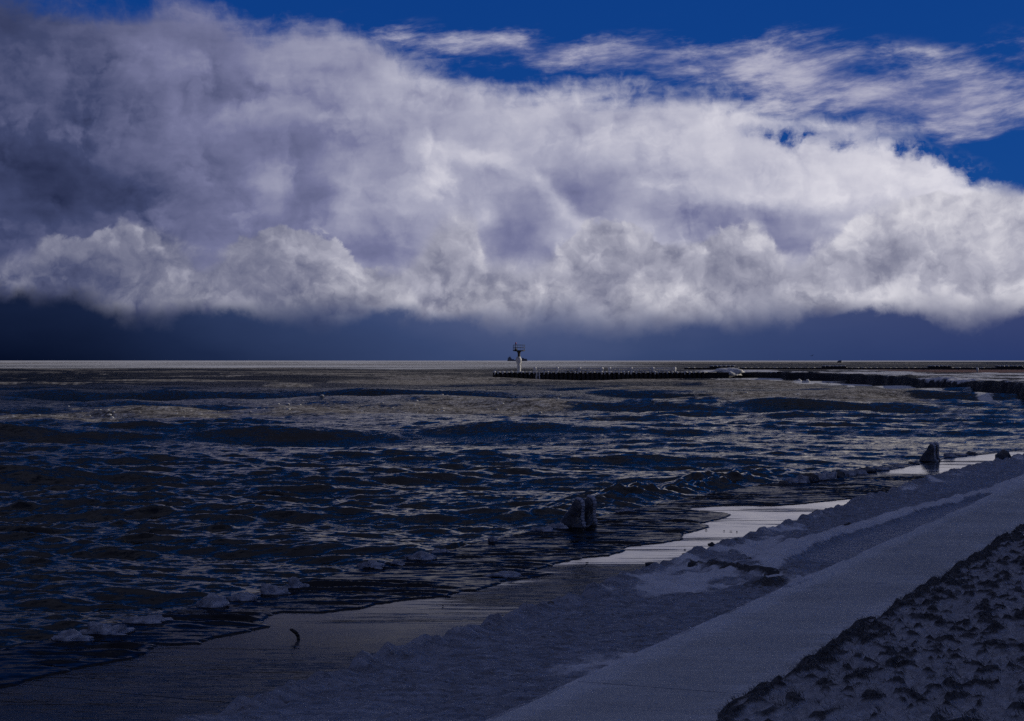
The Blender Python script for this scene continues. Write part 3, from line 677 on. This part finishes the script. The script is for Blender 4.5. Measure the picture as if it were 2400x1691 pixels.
# ================================================================== iced ladder rails at the step's edge
def fin_mesh(seed):
    bm = bmesh.new(); n = 28; rings = []
    zs = np.concatenate([np.linspace(-.16, .36, 22), .36+.17*np.sin(np.linspace(.1, 1.5, 12))])
    for z in zs:
        zc = max(z, 0)
        L = np.interp(zc, [0, .12, .25, .36, .46, .53], [-.34, -.29, -.19, -.09, -.06, -.06]); Rr = np.interp(zc, [0, .06, .2, .36, .46, .53], [.20, .165, .14, .15, .165, .14])
        q = math.sqrt(max(0., 1-((z-.36)/.172)**2)) if z > .36 else 1.
        c = (L+Rr)/2; hw = (Rr-L)/2*q; ht = (.095+.03*(1-min(1, zc/.3)))*(.25+.75*q)
        ring = []
        for k in range(n):
            a = k*2*math.pi/n; ca, sa = math.cos(a), math.sin(a)
            p = Vector((c+hw*math.copysign(abs(ca)**.75, ca), ht*math.copysign(abs(sa)**.75, sa), z))
            w = 1+.045*mnoise.noise(p*9+Vector((seed*7, 0, 0)))+.03*mnoise.noise(p*24+Vector((0, seed*5, 0)))
            ring.append(bm.verts.new((c+(p.x-c)*w, p.y*w, p.z)))
        rings.append(ring)
    for A, B in zip(rings, rings[1:]):
        for k in range(n): bm.faces.new((A[k], A[(k+1) % n], B[(k+1) % n], B[k]))
    bm.faces.new(rings[-1]); bm.faces.new(rings[0][::-1])
    return bm_mesh('iced_rail', bm, M['dark_ice'], True)
fins = [fin_mesh(1), fin_mesh(2)]
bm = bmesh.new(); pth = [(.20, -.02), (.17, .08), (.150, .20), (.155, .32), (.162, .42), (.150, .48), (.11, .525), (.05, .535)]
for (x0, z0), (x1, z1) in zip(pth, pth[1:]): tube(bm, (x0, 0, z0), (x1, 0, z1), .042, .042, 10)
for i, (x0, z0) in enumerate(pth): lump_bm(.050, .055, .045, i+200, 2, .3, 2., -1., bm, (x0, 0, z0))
lit_rim_me = bm_mesh('lit_rim', bm, M['ice'], True)  # paler tube paints the side light onto each rail's landward edge and top
def foot_mesh():
    bm = bmesh.new()
    for i, (x, y, rx, ry, rz) in enumerate([(.16, -.36, .07, .10, .05), (.18, -.05, .06, .22, .06), (.17, .30, .08, .14, .06), (.0, -.40, .2, .07, .035), (-.1, .05, .2, .2, .03)]):
        lump_bm(rx, ry, rz, i+3, 2, .3, 2., -.6, bm, (x, y, .0))
    return bm_mesh('ice_foot', bm, M['dark_ice'], True)
foot = foot_mesh()
for (px_, py_), lab in (((1363, 1235), 'nearer pair of ice-coated ladder rails at the edge of the wet step'), ((2184, 1081), 'farther pair of ice-coated ladder rails, at the right, mirrored in the wet step')):
    X, Y, _ = at(px_, py_); e = empty('ladder_rails', (X, Y, 0.), -TH); tag(e, lab, 'ladder rails', 'iced ladder rails along the step')
    for s_, f in ((-.35, fins[0]), (.35, fins[1])): link('iced_rail', f, e, (-.02, s_, .02)).scale = (1.08, 1.08, 1.12)
    for s_ in (-.35, .35): link('lit_rim', lit_rim_me, e, (-.02, s_+.02, .02)).scale = (1.08, 1.08, 1.12)
    link('ice_foot', foot, e)

# ================================================================== lumps of ice along the water's edge
LG = 'ice lumps along the edge of the wet step'
def lump(name, x, y, wpx, hpx, mat, label, cat, group=None, z=0., seed=0, depth=.8, amp=.3, sub=3, flat=-.35):
    X, Y, _ = at(x, y, z); k = Y/4180; rx = wpx*k/2; rz = hpx*k*1.05
    bm = lump_bm(rx, max(rx*depth, .02), rz/(1.0), seed, sub, amp, 1.6, flat)
    o = link(name, bm_mesh(name, bm, mat, True), None, (X, Y, z+.012)); o.rotation_euler = (0, 0, rng.uniform(-.4, .2)); tag(o, label, cat, group); return o
for i, (x, y, w, h, lab) in enumerate([
    (165, 1508, 84, 26, 'first frothy ice lump from the left along the step edge'),
    (245, 1492, 92, 30, 'second ice lump from the left, broad and rounded'),
    (347, 1466, 84, 24, 'third ice lump from the left, beside the big wash tongue'),
    (442, 1446, 66, 14, 'low dark-sided ice lump left of the tallest one'),
    (497, 1427, 66, 30, 'tallest pale ice lump of the left row'),
    (566, 1412, 64, 20, 'ice lump just right of the tallest one'),
    (640, 1398, 58, 24, 'rounded ice lump before the gap in the left row'),
    (695, 1384, 46, 24, 'small ice lump ending the left row'),
    (874, 1336, 56, 20, 'wide ice lump starting the middle row'),
    (930, 1328, 32, 14, 'small ice lump between two wider ones in the middle row'),
    (986, 1316, 54, 20, 'pale ice lump in the middle row'),
    (1030, 1301, 36, 15, 'rightmost ice lump of the middle row'),
    (1156, 1275, 24, 16, 'small ice lump midway to the nearer ladder rails'),
    (1273, 1250, 40, 17, 'rounded ice lump left of the nearer ladder rails'),
    (1309, 1242, 38, 15, 'ice lump next to the foot of the nearer ladder rails'),
    (1467, 1203, 38, 11, 'lone pale ice lump right of the nearer ladder rails'),
    (1182, 1356, 66, 14, 'bubbly patch of foam ice lying in the thin wash')]):
    lump('ice_lump', x, y, w*1.25, h*.85, M['ice'] if i != 3 else M['dark_ice'], lab, 'ice lump', LG, -.02, i+10, .55, .55, 4, -.1)
ridge_spots = [(1838, 1140, 30, 12), (1856, 1137, 34, 17), (1876, 1135, 36, 19), (1898, 1131, 36, 20), (1921, 1128, 36, 19), (1943, 1125, 34, 17), (1964, 1121, 34, 16), (1988, 1117, 34, 13), (2012, 1113, 34, 12), (2038, 1109, 36, 12), (2066, 1104, 30, 9), (2105, 1097, 26, 6), (2140, 1090, 24, 6), (2226, 1073, 26, 9), (2250, 1070, 30, 7), (2275, 1067, 26, 6)]
for i, (x, y, w, h) in enumerate(ridge_spots):
    pos = ['leftmost', 'second', 'third', 'fourth', 'fifth', 'sixth', 'seventh', 'eighth', 'ninth', 'tenth', 'eleventh'][i] if i < 11 else ''
    lab = (f'{pos} knob from the left in the frozen ridge between the ladder rails') if i < 11 else ['flat ice knob just past the frozen ridge', 'flat ice knob nearest left of the farther ladder rails', 'ice knob touching the farther ladder rails on the right', 'middle ice knob right of the farther ladder rails', 'last ice knob right of the farther ladder rails'][i-11]
    lump('ice_lump', x, y, w*1.15, h, M['ice'] if i % 3 else M['dark_ice'], lab, 'ice lump', LG, -.02, i+40, .6, .5, 3, -.1)
lump('ice_lump', 2352, 1084, 40, 26, M['dark_ice'], 'big dark ice lump cut by the right edge on the wet step', 'ice lump', None, 0., 77, .8, .3)
# ---- chunks and bits lying on the wet step and the crust
CG = 'chunks lying on the wet step'
for i, (x, y, w, h, lab) in enumerate([
    (1525, 1321, 28, 10, 'bigger dark ice chunk on the gleaming wet step, left of two others'),
    (1612, 1299, 29, 6, 'long flat dark ice chunk on the gleaming wet step'),
    (1599, 1313, 14, 7, 'small round dark chunk in front of the long flat one'),
    (1605, 1289, 5, 3, 'tiny dark bit behind the long flat chunk'),
    (1655, 1243, 6, 3, 'tiny dark bit beside the tip of the wash'),
    (1697, 1245, 4, 3, 'leftmost of three tiny dark bits on the wet step'),
    (1713, 1246, 7, 2, 'middle of three tiny dark bits on the wet step'),
    (1727, 1247, 4, 3, 'rightmost of three tiny dark bits on the wet step'),
    (1768, 1248, 11, 5, 'small dark chunk close to the ice crust'),
    (1798, 1240, 7, 4, 'small dark bit farthest toward the ice crust'),
    (1376, 1320, 8, 4, 'small dark bit lying alone near the edge of the wash'),
    (1178, 1444, 5, 4, 'lone dark speck of ice in the near wet patch'),
    (1038, 1421, 4, 3, 'tiny dark speck near the dark wash streaks')]):
    lump('ice_chunk', x, y+h*.3, w, h*.45, M['stone'], lab, 'ice chunk', CG, 0., i+90, .7, .35, 2)
lump('ice_chunk', 1287, 1437, 46, 20, M['dark_ice'], 'angular ice block stuck at the edge of the crust', 'ice chunk', None, 0.02, 120, .7, .5, 3)
lump('ice_chunk', 1918, 1208, 36, 11, M['stone'], 'dark chunk on the crust edge at the end of a joint', 'ice chunk', None, .02, 121, .7, .35, 3)
lump('ice_chunk', 2016, 1181, 20, 9, M['stone'], 'smaller dark chunk on the crust edge beyond the joint', 'ice chunk', None, .02, 122, .7, .35, 3)
lump('ice_chunk', 2098, 1160, 14, 6, M['dark_ice'], 'small pale-topped chunk farthest along the crust edge', 'ice chunk', None, .04, 129, .7, .35, 3)
lump('ice_chunk', 1623, 1338, 24, 20, M['stone'], 'black upright chunk at the head of the snow wedge', 'ice chunk', None, .10, 123, .6, .4, 3)
lump('ice_chunk', 1658, 1327, 14, 8, M['stone'], 'small black chunk behind the upright one', 'ice chunk', None, .12, 126, .6, .4, 3)
for i, (x, y, w, h, lab) in enumerate([(1990, 1236, 24, 8, 'nearest dark stone at the head of the snow drift'), (1966, 1243, 28, 5, 'flat dark stone in front of the snow drift'), (2103, 1204, 20, 6, 'second dark stone along the snow drift'), (2195, 1180, 22, 5, 'third dark stone along the snow drift'), (2266, 1162, 16, 4, 'fourth dark stone along the snow drift'), (2332, 1145, 14, 3, 'farthest dark stone along the snow drift'),
                                       (1755, 1319, 20, 9, 'pointed dark stone among the broken ice'), (1783, 1332, 16, 7, 'dark stone nearest the smooth frozen sheet'), (1730, 1328, 8, 5, 'little dark stone in the middle of the broken ice'), (1668, 1280, 18, 7, 'dark stone on the crust edge above the broken ice'), (1835, 1272, 20, 6, 'dark stone sunk in snow above the frozen sheet')]):
    lump('stone', x, y, w, h, M['stone'], lab, 'stone', 'dark stones in the snow crust', .13, i+140, .7, .4, 3)
# bent stick standing out of the wet step
X, Y, _ = at(695, 1498); bm = bmesh.new()
pth = [Vector((.025, 0, -.02)), Vector((.022, 0, .035)), Vector((-.0, -.01, .075)), Vector((-.05, -.02, .115)), Vector((-.085, -.02, .128))]
for a, b_, r0, r1 in zip(pth, pth[1:], (.02, .024, .025, .022), (.024, .025, .022, .013)): tube(bm, a, b_, r0, r1, 8)
tag(link('stick', bm_mesh('stick', bm, M['wood'], True), None, (X, Y, 0)), 'bent black stick sticking up from the near wet patch', 'stick')

# ---- shards of ice bobbing in the slush
bm = bmesh.new()
for i in range(420):
    c = [(330, 975, 300, 16), (760, 966, 300, 14), (1080, 958, 260, 14), (1500, 935, 500, 14)][i % 4]
    x, y = rng.normal(c[0], c[2]*.5), rng.normal(c[1], c[3]*.5)
    if x < 40 or y < 925: continue
    X, Y, _ = at(x, y, WZ); w = rng.uniform(.05, .2)*rng.uniform(.5, 1.2)
    lump_bm(w, w*.7, w*.42, i, 1, .3, 1.6, -.3, bm, (X, Y, water_z(X, Y)+.01))
tag(link('ice_bits', bm_mesh('ice_bits', bm, M['icy_white'])), 'small white ice bits drifting in the brown slush', kind='stuff')

# ================================================================== the pier
PY = 345.
pier = empty('pier', (0, PY, WZ)); tag(pier, 'long low dark pier crusted with white ice, light tower on its end', 'pier')
bm = bmesh.new(); box(bm, -3.7, 42., .25, 6.5, -.8, 1.42); link('deck', bm_mesh('deck', bm, M['pile']), pier)
bm = bmesh.new(); box(bm, 0, .62, -.16, .28, -.8, 1.44, .06); pm = bm_mesh('sheet_pile', bm, M['pile'])
cms = []
for k in range(6):
    bm = bmesh.new(); lump_bm(.36, .42, .17, k+5, 2, .35, 2., -.5, bm, (0, 0, 0)); lump_bm(.15, .12, .3, k+50, 2, .4, 2., -1., bm, (rng.uniform(-.2, .2), -.26, -.16)); cms.append(bm_mesh('ice_cap', bm, M['icy_white'], True))
for k in range(48):
    link('sheet_pile', pm, pier, (-3.7+k*.86, 0, 0)); o = link('ice_cap', cms[k % 6], pier, (-3.39+k*.86, .05, 1.47)); o.scale = (rng.uniform(.7, 1.2), 1, rng.uniform(.5, 1.25))
bm = bmesh.new()
for k in range(24): lump_bm(1.3, 2.2, .10, k+160, 2, .4, 1.6, -.3, bm, (-2.6+k*1.8, 3.4, 1.43))
link('snow_cover', bm_mesh('snow_cover', bm, M['icy_white'], True), pier)
kk = PY/4180
posts = [(x-1200)*kk for x in (1254, 1306.6, 1359, 1411, 1429, 1480, 1531, 1582)]
pms = []
for k in range(3):
    bm = bmesh.new(); lathe(bm, [(.28, 0), (.27, .3), (.30, .6), (.33, .82), (.26, .98), (.10, 1.06)], 14, (0, 0, 0), .35, k*3); pms.append(bm_mesh('railing_post', bm, M['icy_white'], True))
for i, x in enumerate(posts): link('railing_post', pms[i % 3], pier, (x, .9, 1.42))
for i, (a, b_) in enumerate(zip(posts, posts[1:])):
    if i == 3: continue
    bm = bmesh.new(); tube(bm, (a, .9, 2.22), (b_, .9, 2.22), .10, n=8); tube(bm, (a, .9, 1.80), (b_, .9, 1.78), .10, n=8); link('rail', bm_mesh('rail', bm, M['icy_white']), pier)
    bm = bmesh.new(); x = a+.2
    while x < b_-.2:
        L = abs(rng.normal(.22, .2)); tube(bm, (x, .9, 2.24), (x+.02, .9, 2.18-L), .08, .02, 5)
        L = abs(rng.normal(.08, .10)); tube(bm, (x+.04, .9, 1.82), (x+.05, .9, 1.75-L), .05, .012, 5); x += rng.uniform(.08, .22)
    link('icicles', bm_mesh('icicles', bm, M['icy_white']), pier)['kind'] = 'stuff'
bm = bmesh.new(); box(bm, (1325-1200)*kk, (1382-1200)*kk, 2.2, 2.6, 1.42, 1.95); link('parapet', bm_mesh('parapet', bm, M['pile']), pier)
for xs in ((1256.5, 1258.5), (1263.5, 1265)):
    bm = bmesh.new()
    for x in xs:
        z0 = 1.45; pv = Vector(((x-1200)*kk, -.22, z0)); rv = .09
        while z0 > .05:
            L = rng.uniform(.2, .4); z0 -= L; nx = Vector(((x-1200)*kk+rng.uniform(-.05, .05), -.22, z0)); r2 = rng.uniform(.05, .12); tube(bm, pv, nx, rv, r2, 6); pv, rv = nx, r2
    link('iced_ladder_rail', bm_mesh('iced_ladder_rail', bm, M['icy_white'], True), pier)['kind'] = 'stuff'
bm = bmesh.new(); lathe(bm, [(.2, 0), (.17, .25), (.26, .36), (.22, .46), (.05, .5)], 12, (0, 0, 0), .3, 9); link('bollard', bm_mesh('bollard', bm, M['icy_white'], True), pier, (-3.3, .6, 1.42))
for a, b_, r0, r1 in (((-1.4, .8, 1.4), (-1.75, .8, 1.95), .05, .03), ((-.6, .8, 1.4), (-.95, .8, 1.7), .1, .05), ((.1, .7, 1.4), (-.1, .7, 1.85), .12, .06)):
    bm = bmesh.new(); tube(bm, a, b_, r0, r1, 6); link('ice_spike', bm_mesh('ice_spike', bm, M['icy_white'], True), pier)

# ---- light tower
TX = (1216.5-1200)*kk
tw = empty('light_tower', (TX, PY+2.2, 1.30)); tag(tw, 'slim light tower with railed platform and red lamp, iced lower column', 'light tower')
bm = bmesh.new(); lathe(bm, [(.30, 0), (.27, 2.4), (.26, 3.5), (.27, 3.75), (.40, 4.0), (.42, 4.08)], 18); link('column', bm_mesh('column', bm, M['steel'], True), tw)
bm = bmesh.new(); lathe(bm, [(.44, -.02), (.34, .15), (.32, .6), (.35, 1.1), (.40, 1.55), (.50, 1.9), (.58, 2.25), (.60, 2.5), (.50, 2.75), (.33, 3.0), (.27, 3.1)], 22, (0, 0, 0), .42, 4)
for k in range(9):
    a = rng.uniform(-.6, 1.4); z = rng.uniform(1.3, 2.8); r = .5*rng.uniform(.8, 1.); tube(bm, (math.cos(a)*r, math.sin(a)*r, z), (math.cos(a)*(r+.16), math.sin(a)*(r+.1), z-rng.uniform(.4, .9)), .09, .03, 6)
for k in range(4): lump_bm(.22, .22, .14, k+70, 2, .4, 2., -.5, bm, (rng.uniform(-.2, .7), rng.uniform(-.5, .1), .06))
link('ice_coat', bm_mesh('ice_coat', bm, M['icy_white'], True), tw)
bm = bmesh.new(); lathe(bm, [(.5, 4.06), (1.18, 4.14), (1.2, 4.30), (1.18, 4.31)], 20); link('platform', bm_mesh('platform', bm, M['steel']), tw)
for k in range(8):
    a = k*math.pi/4+.2; bm = bmesh.new(); tube(bm, (math.cos(a)*1.14, math.sin(a)*1.14, 4.3), (math.cos(a)*1.14, math.sin(a)*1.14, 5.33), .035, n=6); link('railing_post', bm_mesh('railing_post', bm, M['steel']), tw)
for z in (4.82, 5.32):
    bm = bmesh.new()
    for k in range(16): a, c_ = k*math.pi/8+.2, (k+1)*math.pi/8+.2; tube(bm, (math.cos(a)*1.14, math.sin(a)*1.14, z), (math.cos(c_)*1.14, math.sin(c_)*1.14, z), .04, n=6)
    link('rail', bm_mesh('rail', bm, M['steel']), tw)
bm = bmesh.new(); lathe(bm, [(.20, 4.31), (.24, 4.5), (.20, 4.66), (.10, 4.72), (.08, 5.45), (.13, 5.5), (.12, 5.56)], 12, (-.62, 0, 0)); link('lamp_stand', bm_mesh('lamp_stand', bm, M['steel'], True), tw)
bm = bmesh.new(); lathe(bm, [(.11, 5.56), (.13, 5.64), (.12, 5.76), (.05, 5.84)], 12, (-.62, 0, 0)); link('lamp', bm_mesh('lamp', bm, M['red'], True), tw)

# ================================================================== icy shore to the right of the pier
fr = np.array([at(x, y, WZ)[:2] for x, y in ((1640, 889), (1690, 889), (1750, 889), (1850, 893), (1950, 897), (2050, 905), (2150, 915), (2250, 925), (2345, 939), (2450, 958), (2600, 985))])
fr[0] = (36.5, 346.); fr[1] = (40, 347)
seg = np.concatenate([[0], np.cumsum(np.hypot(*np.diff(fr, axis=0).T))]); s = np.linspace(0, seg[-1], 420)
fx, fy = np.interp(s, seg, fr[:, 0]), np.interp(s, seg, fr[:, 1]); fx = np.convolve(np.pad(fx, 6, 'edge'), np.ones(13)/13, 'valid'); fy = np.convolve(np.pad(fy, 6, 'edge'), np.ones(13)/13, 'valid')
ins_ = np.concatenate([np.linspace(0, 2, 9), np.geomspace(2.3, 420, 90)])
Sg, Dg = np.meshgrid(s, ins_, indexing='ij')
tt = np.clip(s/seg[-1], 0, 1)[:, None]
ang = R(90)-tt*R(70)                                      # inland direction turns from away to the right
Xs = fx[:, None]+np.cos(ang)*Dg+1.2*fb(Sg*.12, Dg*.02, 3, 101)*sstep(0, 1, 3-Dg); Ys = fy[:, None]+np.sin(ang)*Dg+.8*fb(Sg*.2, Dg*.02+7, 3, 103)*sstep(0, 1, 3-Dg)
prof = np.interp(Sg, np.linspace(0, seg[-1], 9), [1.36, 1.36, 1.3, 1.36, 1.32, 1.3, 1.5, 1.6, 1.5])
z = -.6+(prof+.6)*sstep(-.1, 1.3, Dg)
z += sstep(.4, 2., Dg)*(.22*fb(Xs*.10, Ys*.05, 4, 105)+.16*fb(Xs*.5, Ys*.3, 4, 107))-.35*sstep(4, 30, Dg)*sstep(200, 60, Dg)
z -= .9*sstep(150, 380, Dg)
z = np.where(Ys > 400, np.minimum(z, np.maximum(-.5, 3.58-21.8*Ys/4180)+.05*fb(Xs*.1, Ys*.05, 3, 117)), z)
z += .55*np.exp(-((Dg-3)/2.2)**2)*np.clip(fb(Sg*.07, Dg*0, 3, 109)+.1, 0, 1)
sn = np.clip(sstep(.5, 1.4, Dg)*(.55+1.3*fb(Xs*.06, Ys*.022, 4, 111)), 0, 1); sand = sstep(78, 100, Xs)*sstep(350, 390, Ys)*(.85+.5*fb(Xs*.05, Ys*.02, 3, 113))*sstep(560, 470, Ys)
me = mesh_grid('shore_ice', np.stack([Xs, Ys, z], -1), M['shelf'], attrs={'snow': sn, 'sand': sand}, flip=True)
tag(link('shore_ice', me), 'dark-faced shelf of shore ice with snowy top', kind='structure')
X0, Y0, _ = at(1708, 872.5, 1.3)
bm = bmesh.new(); lump_bm(2.9, 2.2, .95, 5, 4, .35, 1.5, -.6, bm); tag(link('snow_pile', bm_mesh('snow_pile', bm, M['icy_white'], True), None, (42.6, 350.5, 1.2)), 'white snow pile where the pier meets the shore', 'snow pile')
bm = bmesh.new(); lathe(bm, [(.16, -.4), (.15, .35), (.24, .6), (.27, .8), (.2, 1.0), (.05, 1.1)], 12, (0, 0, 0), .3, 3); tag(link('iced_post', bm_mesh('iced_post', bm, M['ice'], True), None, (95.5, 366, 1.05)), 'short iced post on the reddish beach at the far right', 'post')
# wave breaking against the shelf, spray lumps
for x, y, w, h, lab in ((1868, 899, 16, 9, 'left yellowish breaker curling at the ice shelf'), (1888, 900, 18, 10, 'right yellowish breaker curling at the ice shelf'), (1822, 891, 22, 8, 'puff of white spray at the foot of the ice shelf'), (1996, 914, 10, 8, 'little white splash in front of the ice shelf')):
    X, Y, _ = at(x, y, WZ); k = Y/4180; bm = bmesh.new()
    for q in range(9): lump_bm(w*k*rng.uniform(.12, .3), w*k*.2, h*k*rng.uniform(.25, .5), q+int(x), 2, .5, 2.2, -1, bm, (rng.uniform(-.4, .4)*w*k, rng.uniform(-.3, .3), rng.uniform(.1, .6)*h*k))
    tag(link('breaking_wave', bm_mesh('breaking_wave', bm, M['icy_white'], True), None, (X, Y, WZ)), lab, 'breaking wave', 'waves breaking at the ice shelf')

# ---- far jetty with its blocks
JY = 735.; kj = JY/4180
jet = empty('jetty', (0, JY, WZ)); tag(jet, 'thin black jetty line far behind the pier', 'jetty')
bm = bmesh.new(); box(bm, (1606-1200)*kj, 330, 0, 5, -1.2, .74); link('wall', bm_mesh('wall', bm, M['pile']), jet)
bm = bmesh.new()
for k in range(90): lump_bm(rng.uniform(.7, 1.6), 1.4, rng.uniform(.08, .2), k, 1, .4, 1.5, -.3, bm, ((1612-1200)*kj+k*2.6, 2.5, .74))
link('snow_cover', bm_mesh('snow_cover', bm, M['icy_white'], True), jet)
for x0, x1, lab in ((1665, 1725, 'leftmost iced block on the far jetty'), (1929, 1985, 'middle iced block on the far jetty'), (2178, 2232, 'third iced block from the left on the far jetty'), (2338, 2400, 'rightmost iced block on the far jetty')):
    bm = bmesh.new(); box(bm, 0, (x1-x0)*kj, 0, 3, 0, .62, .08); bo = link('iced_block', bm_mesh('iced_block', bm, M['pile']), None, ((x0-1200)*kj, JY+1, WZ+.74)); tag(bo, lab, 'block', 'blocks on the far jetty')
    bm = bmesh.new()
    for k in range(6): lump_bm(.95, 1.7, .26, k+int(x0), 2, .3, 1.5, -.4, bm, ((k+.5)*(x1-x0)*kj/6, 1.5, .68))
    link('ice_cap', bm_mesh('ice_cap', bm, M['ice'], True), bo)

# ================================================================== ship, rock and birds
SYD = 11000.; ks = SYD/4180
ship = empty('cargo_ship', ((1189-1200)*ks, SYD, 0)); tag(ship, 'hazy dark freighter on the horizon behind the light tower', 'ship')
bm = bmesh.new(); box(bm, 0, 47*ks, -10, 10, -4, 6.5); link('hull', bm_mesh('hull', bm, M['ship']), ship)
bm = bmesh.new(); box(bm, 1*ks, 10*ks, -9, 9, 6.4, 20); box(bm, 3*ks, 8*ks, -7, 7, 20, 25); link('stern_house', bm_mesh('stern_house', bm, M['ship']), ship)
bm = bmesh.new(); tube(bm, (6.5*ks, 0, 24), (6.5*ks, 0, 32), 2.6, 2.2, 10); link('funnel', bm_mesh('funnel', bm, M['ship']), ship)
bm = bmesh.new(); box(bm, 10*ks, 16*ks, -8, 8, 6.4, 12); box(bm, 31*ks, 46*ks, -9, 9, 6.4, 14.5); box(bm, 34*ks, 39*ks, -7, 7, 14.5, 19); link('bow_house', bm_mesh('bow_house', bm, M['ship']), ship)
bm = bmesh.new(); tube(bm, (36*ks, 0, 18), (36*ks, 0, 23), 1.2, .8, 8); link('mast', bm_mesh('mast', bm, M['ship']), ship)
bm = bmesh.new(); lump_bm(4.6, 4, 3.6, 4, 3, .25, 1.6, -.3, bm); tag(link('rock', bm_mesh('rock', bm, M['stone'], True), None, ((1968-1200)/4180*3000, 3000, .3)), 'small dark hump on the horizon toward the right', 'rock')
# gull on the wing
def gull():
    bm = bmesh.new()
    st = [(-.62, .02, .17), (-.42, 0, .20), (-.22, -.02, .11), (0, 0, .0), (.22, -.02, .11), (.42, 0, .20), (.62, .02, .17)]; wdt = [.03, .10, .14, .15, .14, .10, .03]
    rows = []
    for (x, y, z), w in zip(st, wdt): rows.append([bm.verts.new((x, y-w, z)), bm.verts.new((x, y-w*.2, z+.022)), bm.verts.new((x, y+w, z)), bm.verts.new((x, y, z-.015))])
    for A, B in zip(rows, rows[1:]):
        for k in range(4): bm.faces.new((A[k], A[(k+1) % 4], B[(k+1) % 4], B[k]))
    bm.faces.new(rows[0]); bm.faces.new(rows[-1][::-1])
    lump_bm(.065, .23, .06, 1, 2, .08, 1., -1, bm, (0, 0, -.01)); lump_bm(.04, .06, .04, 2, 1, .05, 1., -1, bm, (0, -.24, .01)); tube(bm, (0, -.28, .01), (0, -.34, .0), .012, .003, 5); tube(bm, (0, .18, -.01), (0, .34, -.01), .03, .05, 6)
    return bm_mesh('gull', bm, M['bird'], True)
g = link('gull', gull(), None, ((1903-1200)/4180*440, 440, 4.75)); g.rotation_euler = (0, R(-14), R(20)); tag(g, 'gull gliding just above the horizon at the right', 'bird')
def duck(parent):
    bm = bmesh.new()
    prof_ = [(-.24, .02, .05), (-.20, .05, .07), (-.10, .09, .08), (.02, .10, .08), (.12, .08, .08), (.17, .05, .11), (.18, .04, .17), (.19, .05, .215), (.225, .045, .22), (.25, .02, .205), (.29, .015, .195)]
    rings = []
    for x, r, z in prof_: rings.append([bm.verts.new((x, math.cos(k*math.pi/5)*r, z+math.sin(k*math.pi/5)*r*.8)) for k in range(10)])
    for A, B in zip(rings, rings[1:]):
        for k in range(10): bm.faces.new((A[k], A[(k+1) % 10], B[(k+1) % 10], B[k]))
    bm.faces.new(rings[0]); bm.faces.new(rings[-1])
    return bm_mesh('duck', bm, M['bird'], True)
dm = duck(None)
for (x, y, rz), lab in zip(((433, 1041, .3), (474, 1044, 2.9), (492, 1047, .2), (541, 1053, .1), (653, 1058, .2)), ('leftmost dark duck floating on the swell', 'second dark duck from the left on the swell', 'small dark duck, middle one of the five', 'fourth dark duck from the left, alone in the swell', 'rightmost duck, with a white face patch')):
    X, Y, _ = at(x, y, WZ); zw = water_z(X, Y); o = link('duck', dm, None, (X, Y, zw)); o.rotation_euler = (0, 0, rz); o.scale = (.5,)*3; tag(o, lab, 'duck', 'ducks floating on the swell')
    if x == 653:
        bm = bmesh.new(); lump_bm(.03, .055, .035, 1, 1, .05, 1, -1, bm, (.2, 0, .2)); link('face_patch', bm_mesh('face_patch', bm, M['white_feather'], True), o)

# ================================================================== made-up tall block, out of view, added to shade the near shore
ab = empty('shade_block', (*XY(161, 100), 0.), -TH); tag(ab, 'added unseen block inland that shades the near shore', 'light_blocker')
bm = bmesh.new(); box(bm, -9, 9, -66, 66, -.5, 58); link('wall', bm_mesh('wall', bm, M['wall']), ab)
bm = bmesh.new(); box(bm, -5, 5, -20, 20, 58.01, 61); link('roof', bm_mesh('roof', bm, M['wall']), ab)
bm = bmesh.new()
for k in range(1, 19): box(bm, -10.2, -9.01, -65, 65, k*2.95-.15, k*2.95+.05)
link('balcony', bm_mesh('balcony', bm, M['conc']), ab)
bm = bmesh.new()
for k in range(18):
    for j in range(32): box(bm, -9.06, -8.9, -63.5+j*4, -61.4+j*4, k*2.95+.9, k*2.95+2.5)
link('window', bm_mesh('window', bm, M['glass']), ab)['kind'] = 'stuff'
